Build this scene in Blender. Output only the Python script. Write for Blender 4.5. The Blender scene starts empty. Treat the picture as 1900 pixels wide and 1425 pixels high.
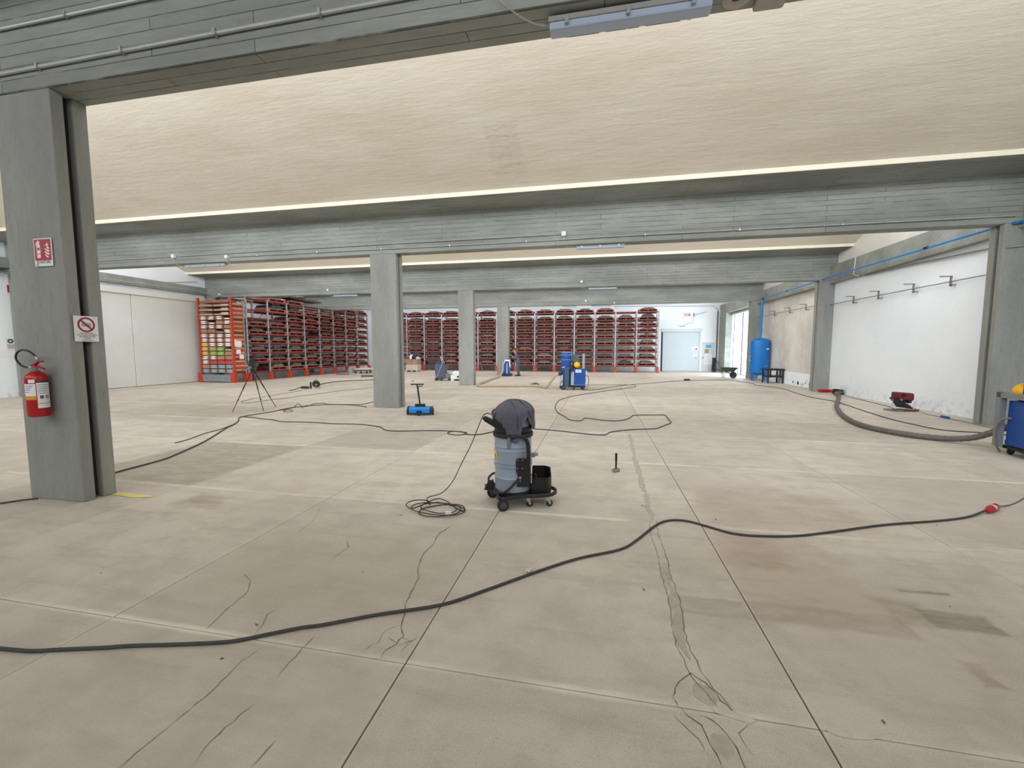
import bpy, math, random
from mathutils import Vector, Matrix, Euler
random.seed(7)
D = bpy.data
SC = bpy.context.scene
COL = SC.collection
PI = math.pi
YAW = math.radians(11.57)

# ------------------------------------------------------------------ camera, world, lights, exposure
cam = D.cameras.new('camera'); cam.sensor_width = 36; cam.lens = 784/1900*36; cam.clip_start = .05; cam.clip_end = 300
co = D.objects.new('camera', cam); COL.objects.link(co)
co.location = (0, 0, 1.7); co.rotation_euler = (math.radians(90-4.754), 0, YAW)
SC.camera = co
w = D.worlds.new('sky'); SC.world = w; w.use_nodes = True
wn = w.node_tree.nodes; bg = wn['Background']
sky = wn.new('ShaderNodeTexSky'); sky.sky_type = 'HOSEK_WILKIE'; sky.sun_direction = Vector((-.3, -.5, .8)).normalized(); sky.turbidity = 5
w.node_tree.links.new(sky.outputs[0], bg.inputs[0]); bg.inputs[1].default_value = .5
SKY_W = 640.0
SKY_COL = (.92, .955, 1.0)
BEAM_Y = [-11.78, -4.13, 3.52, 11.2, 18.85, 26.5, 34.15]
XL, XR = -20.3, 8.95          # inner faces of the side walls
def area(name, loc, rot, sx, sy, watt, col=(1, 1, 1)):
    l = D.lights.new(name, 'AREA'); l.shape = 'RECTANGLE'; l.size = sx; l.size_y = sy; l.energy = watt; l.color = col
    o = D.objects.new(name, l); COL.objects.link(o); o.location = loc; o.rotation_euler = rot
    return o
for i, y in enumerate(BEAM_Y[:-1]):            # daylight through each roof window, thrown forwards and down
    area('roof_window_daylight', ((XL+XR)/2, y+.48, 6.3), (math.radians(84), 0, 0), 28.5, 1.5, SKY_W*(.3, .66, 1.08, 1.08, 1.08, .8)[i], SKY_COL)
area('side_opening_daylight', (9.5, 29.6, 2.1), (PI/2, 0, PI/2), 5.2, 4.0, 300, (.9, .96, 1.0))
SC.view_settings.view_transform = 'Standard'; SC.view_settings.look = 'None'
SC.view_settings.gamma = 1; SC.view_settings.use_curve_mapping = False
SC.view_settings.exposure = 0.62

# ------------------------------------------------------------------ materials
def lin(c):
    return tuple(((x/255)/12.92 if x/255 <= .04045 else ((x/255+.055)/1.055)**2.4) for x in c)
MATS = {}
def pm(name, col, rough=.6, metal=0, var=0, scale=4, bump=0, stretch=(1, 1, 1), rnd=0, alpha=None, spec=.5):
    if name in MATS: return MATS[name]
    m = D.materials.new(name); MATS[name] = m; m.use_nodes = True
    nt = m.node_tree; N = nt.nodes; L = nt.links; b = N['Principled BSDF']
    b.inputs['Roughness'].default_value = rough; b.inputs['Metallic'].default_value = metal
    b.inputs['Specular IOR Level'].default_value = spec
    c = lin(col); b.inputs['Base Color'].default_value = (*c, 1)
    out = None
    if var or bump:
        g = N.new('ShaderNodeNewGeometry'); mp = N.new('ShaderNodeMapping'); mp.inputs['Scale'].default_value = stretch
        L.new(g.outputs['Position'], mp.inputs[0])
        n = N.new('ShaderNodeTexNoise'); n.inputs['Scale'].default_value = scale; n.inputs['Detail'].default_value = 6; n.inputs['Roughness'].default_value = .6
        L.new(mp.outputs[0], n.inputs['Vector'])
    if var:
        r = N.new('ShaderNodeValToRGB'); r.color_ramp.elements[0].position = .3; r.color_ramp.elements[1].position = .7
        r.color_ramp.elements[0].color = (*[x*(1-var) for x in c], 1); r.color_ramp.elements[1].color = (*[min(1, x*(1+var)) for x in c], 1)
        L.new(n.outputs['Fac'], r.inputs[0]); out = r.outputs[0]
    if rnd:
        oi = N.new('ShaderNodeObjectInfo'); mr = N.new('ShaderNodeMapRange'); mr.inputs[3].default_value = 1-rnd; mr.inputs[4].default_value = 1+rnd
        L.new(oi.outputs['Random'], mr.inputs[0])
        hs = N.new('ShaderNodeHueSaturation')
        if out: L.new(out, hs.inputs['Color'])
        else: hs.inputs['Color'].default_value = (*c, 1)
        L.new(mr.outputs[0], hs.inputs['Value']); out = hs.outputs[0]
    if out: L.new(out, b.inputs['Base Color'])
    if bump:
        bp = N.new('ShaderNodeBump'); bp.inputs['Strength'].default_value = bump; bp.inputs['Distance'].default_value = .02
        L.new(n.outputs['Fac'], bp.inputs['Height']); L.new(bp.outputs[0], b.inputs['Normal'])
    if alpha is not None: b.inputs['Alpha'].default_value = alpha
    return m

class G:                                       # tiny node-graph helper
    def __init__(s, m): s.m = m; m.use_nodes = True; s.N = m.node_tree.nodes; s.L = m.node_tree.links; s.b = s.N['Principled BSDF']
    def n(s, t, **k):
        x = s.N.new('ShaderNode'+t)
        for a, v in k.items(): setattr(x, a, v)
        return x
    def math(s, op, a, b=None, c=None, clamp=False):
        x = s.n('Math', operation=op); x.use_clamp = clamp
        for i, v in enumerate((a, b, c)):
            if v is None: continue
            if isinstance(v, (int, float)): x.inputs[i].default_value = v
            else: s.L.new(v, x.inputs[i])
        return x.outputs[0]
    def noise(s, vec, scale, detail=5, rough=.6, stretch=None, dist=0):
        if stretch:
            mp = s.n('Mapping'); mp.inputs['Scale'].default_value = stretch; s.L.new(vec, mp.inputs[0]); vec = mp.outputs[0]
        x = s.n('TexNoise'); x.inputs['Scale'].default_value = scale; x.inputs['Detail'].default_value = detail
        x.inputs['Roughness'].default_value = rough; x.inputs['Distortion'].default_value = dist
        s.L.new(vec, x.inputs['Vector']); return x.outputs['Fac']
    def step(s, v, a, b):                      # smooth 0..1 from a to b
        x = s.n('MapRange', interpolation_type='SMOOTHSTEP'); x.inputs[1].default_value = a; x.inputs[2].default_value = b
        s.L.new(v, x.inputs[0]); return x.outputs[0]
    def mix(s, fac, a, b, mode='MIX'):
        x = s.n('Mix', data_type='RGBA', blend_type=mode)
        for i, v in ((0, fac), (6, a), (7, b)):
            if isinstance(v, (int, float)): x.inputs[i].default_value = v
            elif isinstance(v, tuple): x.inputs[i].default_value = (*v, 1)
            else: s.L.new(v, x.inputs[i])
        return x.outputs[2]
    def bump(s, h, strength, dist=.02):
        x = s.n('Bump'); x.inputs['Strength'].default_value = strength; x.inputs['Distance'].default_value = dist
        s.L.new(h, x.inputs['Height']); s.L.new(x.outputs[0], s.b.inputs['Normal'])

def concrete_mat(name, base, dark, boards=True, streak='x'):
    m = D.materials.new(name); g = G(m)
    pos = g.n('NewGeometry').outputs['Position']; sx = g.n('SeparateXYZ'); g.L.new(pos, sx.inputs[0])
    big = g.noise(pos, 1.1, 5, .6, (.35, 1, 1.2) if streak == 'x' else (1.5, 1.5, .3))
    fine = g.noise(pos, 14, 6, .7, (.25, 1, 1.5) if streak == 'x' else (1.5, 1.5, .4))
    grit = g.noise(pos, 90, 3, .7)
    col = g.mix(g.step(big, .3, .7), lin(dark), lin(base))
    col = g.mix(g.math('MULTIPLY', g.step(fine, .45, .75), .35), col, lin(tuple(int(v*.72) for v in base)))
    col = g.mix(g.math('MULTIPLY', g.step(grit, .62, .75), .25), col, lin(tuple(min(255, int(v*1.18)) for v in base)))
    h = fine
    if boards:
        zy = g.math('ADD', sx.outputs[2], sx.outputs[1]); cv = g.n('CombineXYZ'); g.L.new(sx.outputs[0], cv.inputs[0])
        wob = g.math('MULTIPLY', g.noise(pos, 1.5, 3, .5), .012)
        g.L.new(g.math('ADD', zy, wob), cv.inputs[1])
        bk = g.n('TexBrick'); bk.offset = .37; bk.inputs['Scale'].default_value = 1; bk.inputs['Brick Width'].default_value = 3.1
        bk.inputs['Row Height'].default_value = .118; bk.inputs['Mortar Size'].default_value = .005; bk.inputs['Mortar Smooth'].default_value = .3
        bk.inputs['Color1'].default_value = (.93, .93, .93, 1); bk.inputs['Color2'].default_value = (1.06, 1.06, 1.06, 1); bk.inputs['Mortar'].default_value = (.3, .3, .29, 1)
        g.L.new(cv.outputs[0], bk.inputs['Vector'])
        brk = g.step(g.noise(pos, 2.3, 4, .7, (.5, 1, 1)), .34, .52)
        bc = g.mix(brk, (1.0, 1.0, 1.0), bk.outputs['Color'])
        col = g.mix(1.0, col, bc, 'MULTIPLY')
        h = g.math('SUBTRACT', g.math('MULTIPLY', fine, .3), g.math('MULTIPLY', bk.outputs['Fac'], brk))
    g.L.new(col, g.b.inputs['Base Color']); g.b.inputs['Roughness'].default_value = .85
    g.bump(h, .5, .012)
    return m
M_BEAM = concrete_mat('board_marked_concrete', (158, 162, 156), (132, 136, 130))
M_COLM = concrete_mat('column_concrete', (156, 158, 153), (136, 138, 134), False, 'z')

def vault_mat():
    m = D.materials.new('vault_plaster'); g = G(m)
    pos = g.n('NewGeometry').outputs['Position']
    a = g.noise(pos, .8, 5, .6, (.4, 1.2, 1.2)); b = g.noise(pos, 3.2, 6, .65, (.35, 1.8, 1.8)); s = g.noise(pos, 40, 3, .6)
    col = g.mix(g.step(a, .3, .72), lin((214, 204, 186)), lin((225, 217, 202)))
    col = g.mix(g.math('MULTIPLY', g.step(b, .45, .75), .16), col, lin((196, 184, 162)))
    col = g.mix(g.math('MULTIPLY', g.step(s, .6, .8), .12), col, lin((150, 140, 118)))
    # damp traces under the repaired patch
    sx = g.n('SeparateXYZ'); g.L.new(pos, sx.inputs[0])
    nz = g.math('MULTIPLY', g.math('SUBTRACT', g.noise(pos, 3.5, 3, .5), .5), .35)
    x = g.math('ADD', sx.outputs[0], nz); y = g.math('ADD', sx.outputs[1], nz)
    mask = g.math('MULTIPLY', g.math('SUBTRACT', 1, g.step(g.math('ABSOLUTE', g.math('ADD', x, 2.0)), .25, .42)), g.math('SUBTRACT', 1, g.step(g.math('ABSOLUTE', g.math('SUBTRACT', y, 9.2)), .6, .95)))
    ring = g.math('ABSOLUTE', g.math('SUBTRACT', g.math('FRACT', g.math('MULTIPLY', y, 4.2)), .5))
    col = g.mix(g.math('MULTIPLY', mask, g.math('ADD', .07, g.math('MULTIPLY', g.step(ring, .38, .48), .17))), col, lin((120, 110, 88)))
    g.L.new(col, g.b.inputs['Base Color']); g.b.inputs['Roughness'].default_value = .9
    g.bump(b, .35, .03)
    return m
M_VAULT = vault_mat()

def floor_mat():
    m = D.materials.new('floor_concrete'); g = G(m)
    pos = g.n('NewGeometry').outputs['Position']; sx = g.n('SeparateXYZ'); g.L.new(pos, sx.inputs[0]); X, Y = sx.outputs[0], sx.outputs[1]
    oi = g.n('ObjectInfo').outputs['Random']
    a = g.noise(pos, .55, 4, .6); b = g.noise(pos, 2.6, 6, .65); st = g.noise(pos, 1.6, 6, .65, (.55, 3.2, 1)); grit = g.noise(pos, 130, 3, .8); sp = g.noise(pos, 28, 4, .7)
    col = g.mix(g.step(a, .35, .65), lin((194, 185, 174)), lin((207, 199, 188)))
    col = g.mix(g.math('MULTIPLY', g.step(b, .42, .66), .5), col, lin((176, 166, 155)))
    col = g.mix(g.math('MULTIPLY', g.step(st, .5, .68), .45), col, lin((170, 161, 151)))
    col = g.mix(g.math('MULTIPLY', g.step(st, .5, .25), .3), col, lin((214, 207, 194)))
    col = g.mix(g.math('MULTIPLY', g.step(grit, .54, .66), .42), col, lin((140, 132, 123)))
    col = g.mix(g.math('MULTIPLY', g.step(grit, .44, .34), .36), col, lin((226, 220, 208)))
    col = g.mix(g.math('MULTIPLY', g.step(sp, .62, .72), .25), col, lin((150, 142, 132)))
    mr = g.n('MapRange'); mr.inputs[3].default_value = .93; mr.inputs[4].default_value = 1.05; g.L.new(oi, mr.inputs[0])
    hs = g.n('HueSaturation'); g.L.new(col, hs.inputs['Color']); g.L.new(mr.outputs[0], hs.inputs['Value']); col = hs.outputs[0]
    # stains: x0,x1,y0,y1,skew (x shift per y), colour, strength, edge softness
    n1 = g.math('SUBTRACT', g.noise(pos, 5, 4, .6), .5); n2 = g.math('SUBTRACT', g.noise(pos, 4.1, 4, .6), .5)
    n3 = g.step(g.noise(pos, 3, 5, .7, (1, 2.5, 1)), .3, .65)
    for x0, x1, y0, y1, c, s, e in [
        (2.05, 2.42, 2.92, 3.12, (118, 113, 103), .75, .05), (1.86, 2.12, 2.93, 3.2, (140, 130, 104), .6, .1),
        (1.96, 2.04, 2.44, 2.62, (140, 120, 98), .55, .05), (.54, .98, 2.77, 2.97, (150, 142, 128), .55, .03), (1.0, 1.9, 2.78, 3.0, (158, 140, 122), .6, .05),
        (1.0, 1.9, 3.0, 4.15, (168, 150, 130), .4, .2), (1.1, 2.6, 4.3, 5.4, (166, 150, 124), .45, .3), (1.15, 1.5, 3.5, 4.0, (160, 140, 118), .5, .2), (2.1, 2.42, 3.33, 3.37, (110, 104, 96), .7, .03),
        (-7.0, -4.95, 4.25, 6.4, (150, 144, 128), .7, .1), (-5.0, -3.02, 6.5, 8.0, (164, 160, 153), .7, .12),
        (-4.55, -4.1, 3.7, 4.0, (150, 138, 112), .65, .2), (1.9, 2.6, 1.6, 2.3, (166, 150, 130), .5, .3),
        (-2.9, -1.1, 2.1, 3.2, (178, 170, 150), .4, .5), (-3, -1, 1.0, 1.95, (168, 160, 144), .45, .5), (-13, -9, 8, 10.5, (160, 152, 138), .5, .5),
        (3.05, 5, 4.3, 6.4, (178, 170, 160), .5, .2), (-1.0, 1.0, 8.8, 10.8, (172, 168, 160), .5, .2), (1.0, 3.0, 8.9, 11, (178, 172, 162), .4, .2),
        (-9, -5, 13.2, 15.3, (160, 154, 142), .6, .3), (-4.9, -3.1, 15.5, 17.4, (196, 188, 168), .5, .3)]:
        dx = g.math('SUBTRACT', g.math('ABSOLUTE', g.math('SUBTRACT', g.math('ADD', X, g.math('MULTIPLY', n1, e*2)), (x0+x1)/2)), (x1-x0)/2)
        dy = g.math('SUBTRACT', g.math('ABSOLUTE', g.math('SUBTRACT', g.math('ADD', Y, g.math('MULTIPLY', n2, e*2)), (y0+y1)/2)), (y1-y0)/2)
        mk = g.math('SUBTRACT', 1, g.step(g.math('MAXIMUM', dx, dy), -e*.5, e*.5))
        mk = g.math('MULTIPLY', mk, g.math('MULTIPLY', g.math('ADD', .45, g.math('MULTIPLY', n3, .55)), s))
        col = g.mix(mk, col, lin(c))
    # worn, dusty lips along the cross joints; hairline pale lips along the others
    tc = g.n('TexCoord').outputs['Object']; so = g.n('SeparateXYZ'); g.L.new(tc, so.inputs[0])
    wv = g.math('MULTIPLY', g.math('SUBTRACT', g.noise(pos, 6, 4, .6), .5), .03)
    ed = g.math('ADD', g.math('SUBTRACT', 1.11, g.math('ABSOLUTE', so.outputs[1])), wv)
    dust = g.math('MULTIPLY', g.math('SUBTRACT', 1, g.step(ed, .012, .045)), g.math('ADD', .15, g.math('MULTIPLY', g.step(g.noise(pos, .9, 3, .6), .4, .6), .6)))
    col = g.mix(dust, col, lin((226, 218, 202)))
    ex = g.math('ADD', g.math('SUBTRACT', 1.0, g.math('ABSOLUTE', so.outputs[0])), g.math('MULTIPLY', wv, .5))
    col = g.mix(g.math('MULTIPLY', g.math('SUBTRACT', 1, g.step(ex, .006, .02)), .35), col, lin((222, 214, 200)))
    g.L.new(col, g.b.inputs['Base Color'])
    g.L.new(g.math('ADD', .5, g.math('MULTIPLY', b, .3)), g.b.inputs['Roughness'])
    g.bump(g.math('ADD', g.math('MULTIPLY', b, .6), g.math('MULTIPLY', grit, .12)), .25, .01)
    return m
M_FLOOR = floor_mat()

def wall_mat(name, hi, lo, stain=True):
    m = D.materials.new(name); g = G(m)
    pos = g.n('NewGeometry').outputs['Position']; sx = g.n('SeparateXYZ'); g.L.new(pos, sx.inputs[0])
    a = g.noise(pos, .7, 5, .6); b = g.noise(pos, 3, 5, .7, (1, 1, .35))
    col = g.mix(g.step(a, .3, .7), lin(lo), lin(hi))
    if stain:
        low = g.math('SUBTRACT', 1, g.step(sx.outputs[2], .02, .5))
        col = g.mix(g.math('MULTIPLY', g.math('MULTIPLY', low, g.step(g.noise(pos, 5, 5, .7), .52, .6)), .4), col, lin((150, 150, 148)))
        col = g.mix(g.math('MULTIPLY', g.step(b, .6, .8), .18), col, lin((180, 180, 176)))
    g.L.new(col, g.b.inputs['Base Color']); g.b.inputs['Roughness'].default_value = .75
    g.bump(b, .15, .01)
    return m
M_WALL = wall_mat('white_paint', (240, 245, 250), (233, 239, 245))
M_LUN = wall_mat('lunette_plaster', (232, 230, 224), (214, 212, 204), False)
M_PANEL = wall_mat('grey_sliding_panel', (214, 215, 210), (206, 207, 203), False)
M_FIBRE = wall_mat('grey_fibre_panel', (222, 218, 210), (196, 192, 186), False)
M_DOOR = pm('pale_door_paint', (200, 212, 220), .5, var=.03, scale=.6)
M_DOORT = pm('door_trim_paint', (212, 218, 222), .5)
M_RED = pm('faded_red_paint', (122, 40, 36), .55, var=.22, scale=3, rnd=.15)
M_DRED = pm('dark_red_paint', (74, 24, 24), .6, var=.2, rnd=.1)
M_ORANGE = pm('orange_guard_paint', (184, 62, 38), .5, var=.12, scale=4)
M_GALV = pm('galvanised_steel', (176, 178, 180), .4, .6, var=.15, scale=9)
M_PIPE = pm('galvanised_conduit', (186, 190, 192), .35, .4, var=.08)
M_PALT = pm('pallet_deck', (158, 104, 92), .8, var=.25, scale=3, rnd=.25)
M_BLACK = pm('black_plastic', (24, 24, 26), .5)
M_RUB = pm('black_rubber', (38, 38, 40), .6, var=.15, scale=30)
M_CABLE = pm('dusty_cable', (62, 62, 64), .6, var=.15, scale=20)
M_CABLE2 = pm('thin_dusty_cable', (104, 98, 92), .7, var=.1, scale=20)
M_STEEL = pm('bare_steel', (150, 152, 152), .35, .8, var=.1, scale=12)
M_WHITE = pm('white_plastic', (228, 230, 230), .45)
M_GREYB = pm('blue_grey_paint', (148, 160, 176), .38, .1, var=.05, scale=8)
M_BLUE = pm('blue_paint', (22, 74, 150), .4, var=.1, scale=5)
M_SKYB = pm('bright_blue_paint', (28, 124, 200), .35, var=.05, scale=5)
M_YEL = pm('yellow_paint', (238, 186, 24), .35)
M_REDG = pm('glossy_red_paint', (176, 20, 34), .25)
M_CARD = pm('cardboard', (164, 128, 104), .85, var=.08, scale=6, rnd=.12)
M_WOOD = pm('raw_wood', (196, 164, 122), .8, var=.15, scale=3, stretch=(.3, 4, 4), rnd=.12)
M_PAPER = pm('white_paper', (236, 236, 238), .8)
M_CLOTH = pm('charcoal_cloth', (92, 90, 104), .95, var=.12, scale=30, bump=.2)

# ------------------------------------------------------------------ mesh helpers
class MB:
    def __init__(s): s.v = []; s.f = []; s.mi = []; s.cur = 0; s.sm = []
    def add(s, vs, fs, smooth=False):
        b = len(s.v); s.v += [tuple(v) for v in vs]
        for f in fs: s.f.append([b+i for i in f]); s.mi.append(s.cur); s.sm.append(smooth)
        return s
    def box(s, x0, x1, y0, y1, z0, z1):
        return s.add([(x0, y0, z0), (x1, y0, z0), (x1, y1, z0), (x0, y1, z0), (x0, y0, z1), (x1, y0, z1), (x1, y1, z1), (x0, y1, z1)],
                     [(0, 3, 2, 1), (4, 5, 6, 7), (0, 1, 5, 4), (1, 2, 6, 5), (2, 3, 7, 6), (3, 0, 4, 7)])
    def rbox(s, c, size, rot=(0, 0, 0)):
        m = Matrix.Translation(c) @ Euler(rot).to_matrix().to_4x4(); a, b, d = size[0]/2, size[1]/2, size[2]/2
        t = MB().box(-a, a, -b, b, -d, d)
        return s.add([m @ Vector(v) for v in t.v], t.f)
    def prism(s, poly, y0, y1, ax='y'):        # poly in (x,z), extruded along y; ax='x': poly in (y,z) along x; 'z': (x,y) along z
        n = len(poly)
        P = {'y': lambda p, t: (p[0], t, p[1]), 'x': lambda p, t: (t, p[0], p[1]), 'z': lambda p, t: (p[0], p[1], t)}[ax]
        vs = [P(p, y0) for p in poly]+[P(p, y1) for p in poly]
        return s.add(vs, [tuple(range(n))[::-1], tuple(range(n, 2*n))]+[(i, (i+1) % n, n+(i+1) % n, n+i) for i in range(n)])
    def tube(s, pts, r, n=8, caps=True, flat=1.0):
        pts = [Vector(p) for p in pts]; R = r if isinstance(r, (list, tuple)) else [r]*len(pts)
        vs = []; up = Vector((0, 0, 1)); prev = None
        for i, p in enumerate(pts):
            t = (pts[min(i+1, len(pts)-1)]-pts[max(i-1, 0)])
            t = t.normalized() if t.length > 1e-9 else Vector((1, 0, 0))
            if prev is None: a = up.cross(t) if abs(t.z) < .95 else Vector((0, 1, 0)).cross(t)
            else: a = prev-t*prev.dot(t)
            if a.length < 1e-6: a = Vector((1, 0, 0))
            a.normalize(); prev = a; b = t.cross(a)
            for k in range(n):
                an = 2*PI*k/n; vs.append(p+a*math.cos(an)*R[i]+b*math.sin(an)*R[i]*flat)
        fs = [(i*n+k, i*n+(k+1) % n, (i+1)*n+(k+1) % n, (i+1)*n+k) for i in range(len(pts)-1) for k in range(n)]
        s.add(vs, fs, True)
        if caps:
            b = len(s.v)-len(vs)
            for f in (list(range(n))[::-1], [(len(pts)-1)*n+k for k in range(n)]):
                s.f.append([b+i for i in f]); s.mi.append(s.cur); s.sm.append(False)
        return s
    def lathe(s, c, prof, n=24, axis='z'):
        vs = []; 
        for r, z in prof:
            for k in range(n):
                a = 2*PI*k/n; p = (r*math.cos(a), r*math.sin(a), z)
                if axis == 'x': p = (z, p[0], p[1])
                if axis == 'y': p = (p[0], z, p[1])
                vs.append((c[0]+p[0], c[1]+p[1], c[2]+p[2]))
        m = len(prof)
        fs = [(i*n+k, i*n+(k+1) % n, (i+1)*n+(k+1) % n, (i+1)*n+k) for i in range(m-1) for k in range(n)]
        fs += [tuple(range(n))[::-1], tuple((m-1)*n+k for k in range(n))]
        s.add(vs, fs, True); return s
    def cyl(s, p0, p1, r, n=16): return s.tube([p0, p1], r, n)
    def sphere(s, c, r, n=16):
        pr = [(max(1e-4, r*math.sin(PI*i/10)), -r*math.cos(PI*i/10)) for i in range(11)]
        return s.lathe(c, pr, n)
    def mesh(s, name, mats):
        me = D.meshes.new(name); me.from_pydata(s.v, [], s.f)
        for m in (mats if isinstance(mats, (list, tuple)) else [mats]): me.materials.append(m)
        me.polygons.foreach_set('material_index', s.mi); me.polygons.foreach_set('use_smooth', s.sm)
        if any(s.sm): me.set_sharp_from_angle(angle=math.radians(38))
        me.update(); return me
    def ob(s, name, mats, parent=None, **k):
        return link(name, s.mesh(name, mats), parent, **k)
def link(name, me, parent=None, loc=None, rot=None, label=None, cat=None, group=None, kind=None, bevel=0):
    o = D.objects.new(name, me); COL.objects.link(o)
    if parent: o.parent = parent
    if loc is not None: o.location = loc
    if rot is not None: o.rotation_euler = rot
    if label: o['label'] = label
    if cat: o['category'] = cat
    if group: o['group'] = group
    if kind: o['kind'] = kind
    if bevel:
        b = o.modifiers.new('bevel', 'BEVEL'); b.width = bevel; b.segments = 2; b.limit_method = 'ANGLE'
    return o
def thing(name, label, cat, loc=(0, 0, 0), rotz=0, group=None, kind=None):
    return link(name, None, None, loc, (0, 0, rotz), label, cat, group, kind)
def smooth(pts, k=6, closed=False):
    P = [Vector(p) for p in pts]; out = []; n = len(P)
    rng = range(n) if closed else range(n-1)
    for i in rng:
        p0, p1, p2, p3 = (P[(i-1) % n], P[i], P[(i+1) % n], P[(i+2) % n]) if closed else (P[max(i-1, 0)], P[i], P[i+1], P[min(i+2, n-1)])
        for j in range(k):
            t = j/k; out.append(.5*((2*p1)+(p2-p0)*t+(2*p0-5*p1+4*p2-p3)*t*t+(3*p1-p0-3*p2+p3)*t**3))
    out.append(P[0] if closed else P[-1]); return out
def text(s, size, mat, parent, loc, rot, name='lettering', align='CENTER', sx=1):
    c = D.curves.new(name, 'FONT'); c.body = s; c.size = size; c.align_x = align; c.align_y = 'CENTER'; c.resolution_u = 2; c.extrude = .0004
    t = D.objects.new('tmp', c); me = D.meshes.new_from_object(t); D.objects.remove(t); D.curves.remove(c)
    me.materials.append(mat); me.name = name
    o = link(name, me, parent, loc, rot); o.scale = (sx, 1, 1); return o
ORD = ['first', 'second', 'third', 'fourth', 'fifth', 'sixth', 'seventh', 'eighth', 'ninth', 'tenth', 'eleventh', 'twelfth', 'thirteenth', 'fourteenth', 'fifteenth', 'sixteenth']

# ------------------------------------------------------------------ floor: joint bed plus single slabs
fl = thing('floor', 'worn pale concrete floor of square cast slabs with sawn joints', 'floor', kind='structure')
MB().box(-21.2, 9.7, -12.6, 34.6, -.2, -.012).ob('joint_bed', pm('joint_dirt', (70, 66, 60), .95, var=.2, scale=8), fl)
MB().box(-21.2, 9.7, -12.6, -2.45, -.012, 0).ob('plain_screed', M_FLOOR, fl)
MB().box(9.7, 40, 10, 60, -.3, -.06).ob('yard_paving', pm('yard_paving', (200, 196, 188), .9, var=.08, scale=.6), fl)
SJ = .009
def slabmesh(hx, hy):
    b = .004; vs = []
    for z, i in ((-.05, 0), (-b, 0), (0, b)):
        vs += [(-hx+i, -hy+i, z), (hx-i, -hy+i, z), (hx-i, hy-i, z), (-hx+i, hy-i, z)]
    fs = [(8, 9, 10, 11)]+[(l*4+k, l*4+(k+1) % 4, l*4+4+(k+1) % 4, l*4+4+k) for l in (0, 1) for k in range(4)]
    return MB().add(vs, fs).mesh('slab', M_FLOOR)
sm = slabmesh(1-SJ/2, 1.11-SJ*.5)
for i in range(15):
    for j in range(-2, 15):
        link('slab', sm, fl, (-20+2*i, 2.0+2.22*j+1.11, random.uniform(-.0015, .0015)))
M_CRK = pm('crack_dirt', (104, 98, 90), .95, var=.3, scale=20)
M_PATCH = pm('repair_mortar', (178, 169, 159), .9, var=.15, scale=16)
M_PATCHL = pm('pale_repair_mortar', (202, 193, 178), .9, var=.1, scale=16)
def ribbon(pts, wd, z, jit=.5, seg=5, step=.06):
    P = [Vector((*p, 0)) for p in pts]; Q = []
    for a, b in zip(P, P[1:]):
        n = max(1, int((b-a).length/step))
        for k in range(n): Q.append(a.lerp(b, k/n)+Vector((random.uniform(-1, 1), random.uniform(-1, 1), 0))*step*.18)
    Q.append(P[-1]); vs = []
    for i, q in enumerate(Q):
        t = (Q[min(i+1, len(Q)-1)]-Q[max(i-1, 0)]).normalized(); nn = Vector((-t.y, t.x, 0))
        e = wd*(1 if 0 < i < len(Q)-1 else .2)
        vs += [q+nn*e*random.uniform(1-jit, 1+jit)+Vector((0, 0, z)), q-nn*e*random.uniform(1-jit, 1+jit)+Vector((0, 0, z))]
    fs = [(2*i, 2*i+1, 2*i+3, 2*i+2) for i in range(len(Q)-1)]
    return MB().add(vs, fs)
CRK = [(0.63, 8.67), (0.59, 7.47), (0.57, 6.41), (0.56, 5.61), (0.57, 5.09), (0.55, 4.65), (0.56, 4.28), (0.53, 3.96), (0.54, 3.64), (0.54, 3.41), (0.52, 3.26), (0.53, 3.06), (0.53, 2.89), (0.52, 2.74), (0.5, 2.58), (0.5, 2.44), (0.52, 2.33), (0.53, 2.24), (0.56, 2.15), (0.6, 2.08), (0.63, 2.01)]
for k, (a, b, wd) in enumerate([(0, 5, .035), (4, 7, .03), (9, 12, .028), (11, 17, .03)]):
    ribbon(CRK[a:b], wd, .0022+.0001*k, .5).ob('repair_strip', M_PATCH, fl)
for off, wd in ((-.035, .0016), (.033, .002)):
    ribbon([(x+off, y) for x, y in CRK[6:]], wd, .003, .8, step=.035).ob('crack', M_CRK, fl)
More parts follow.
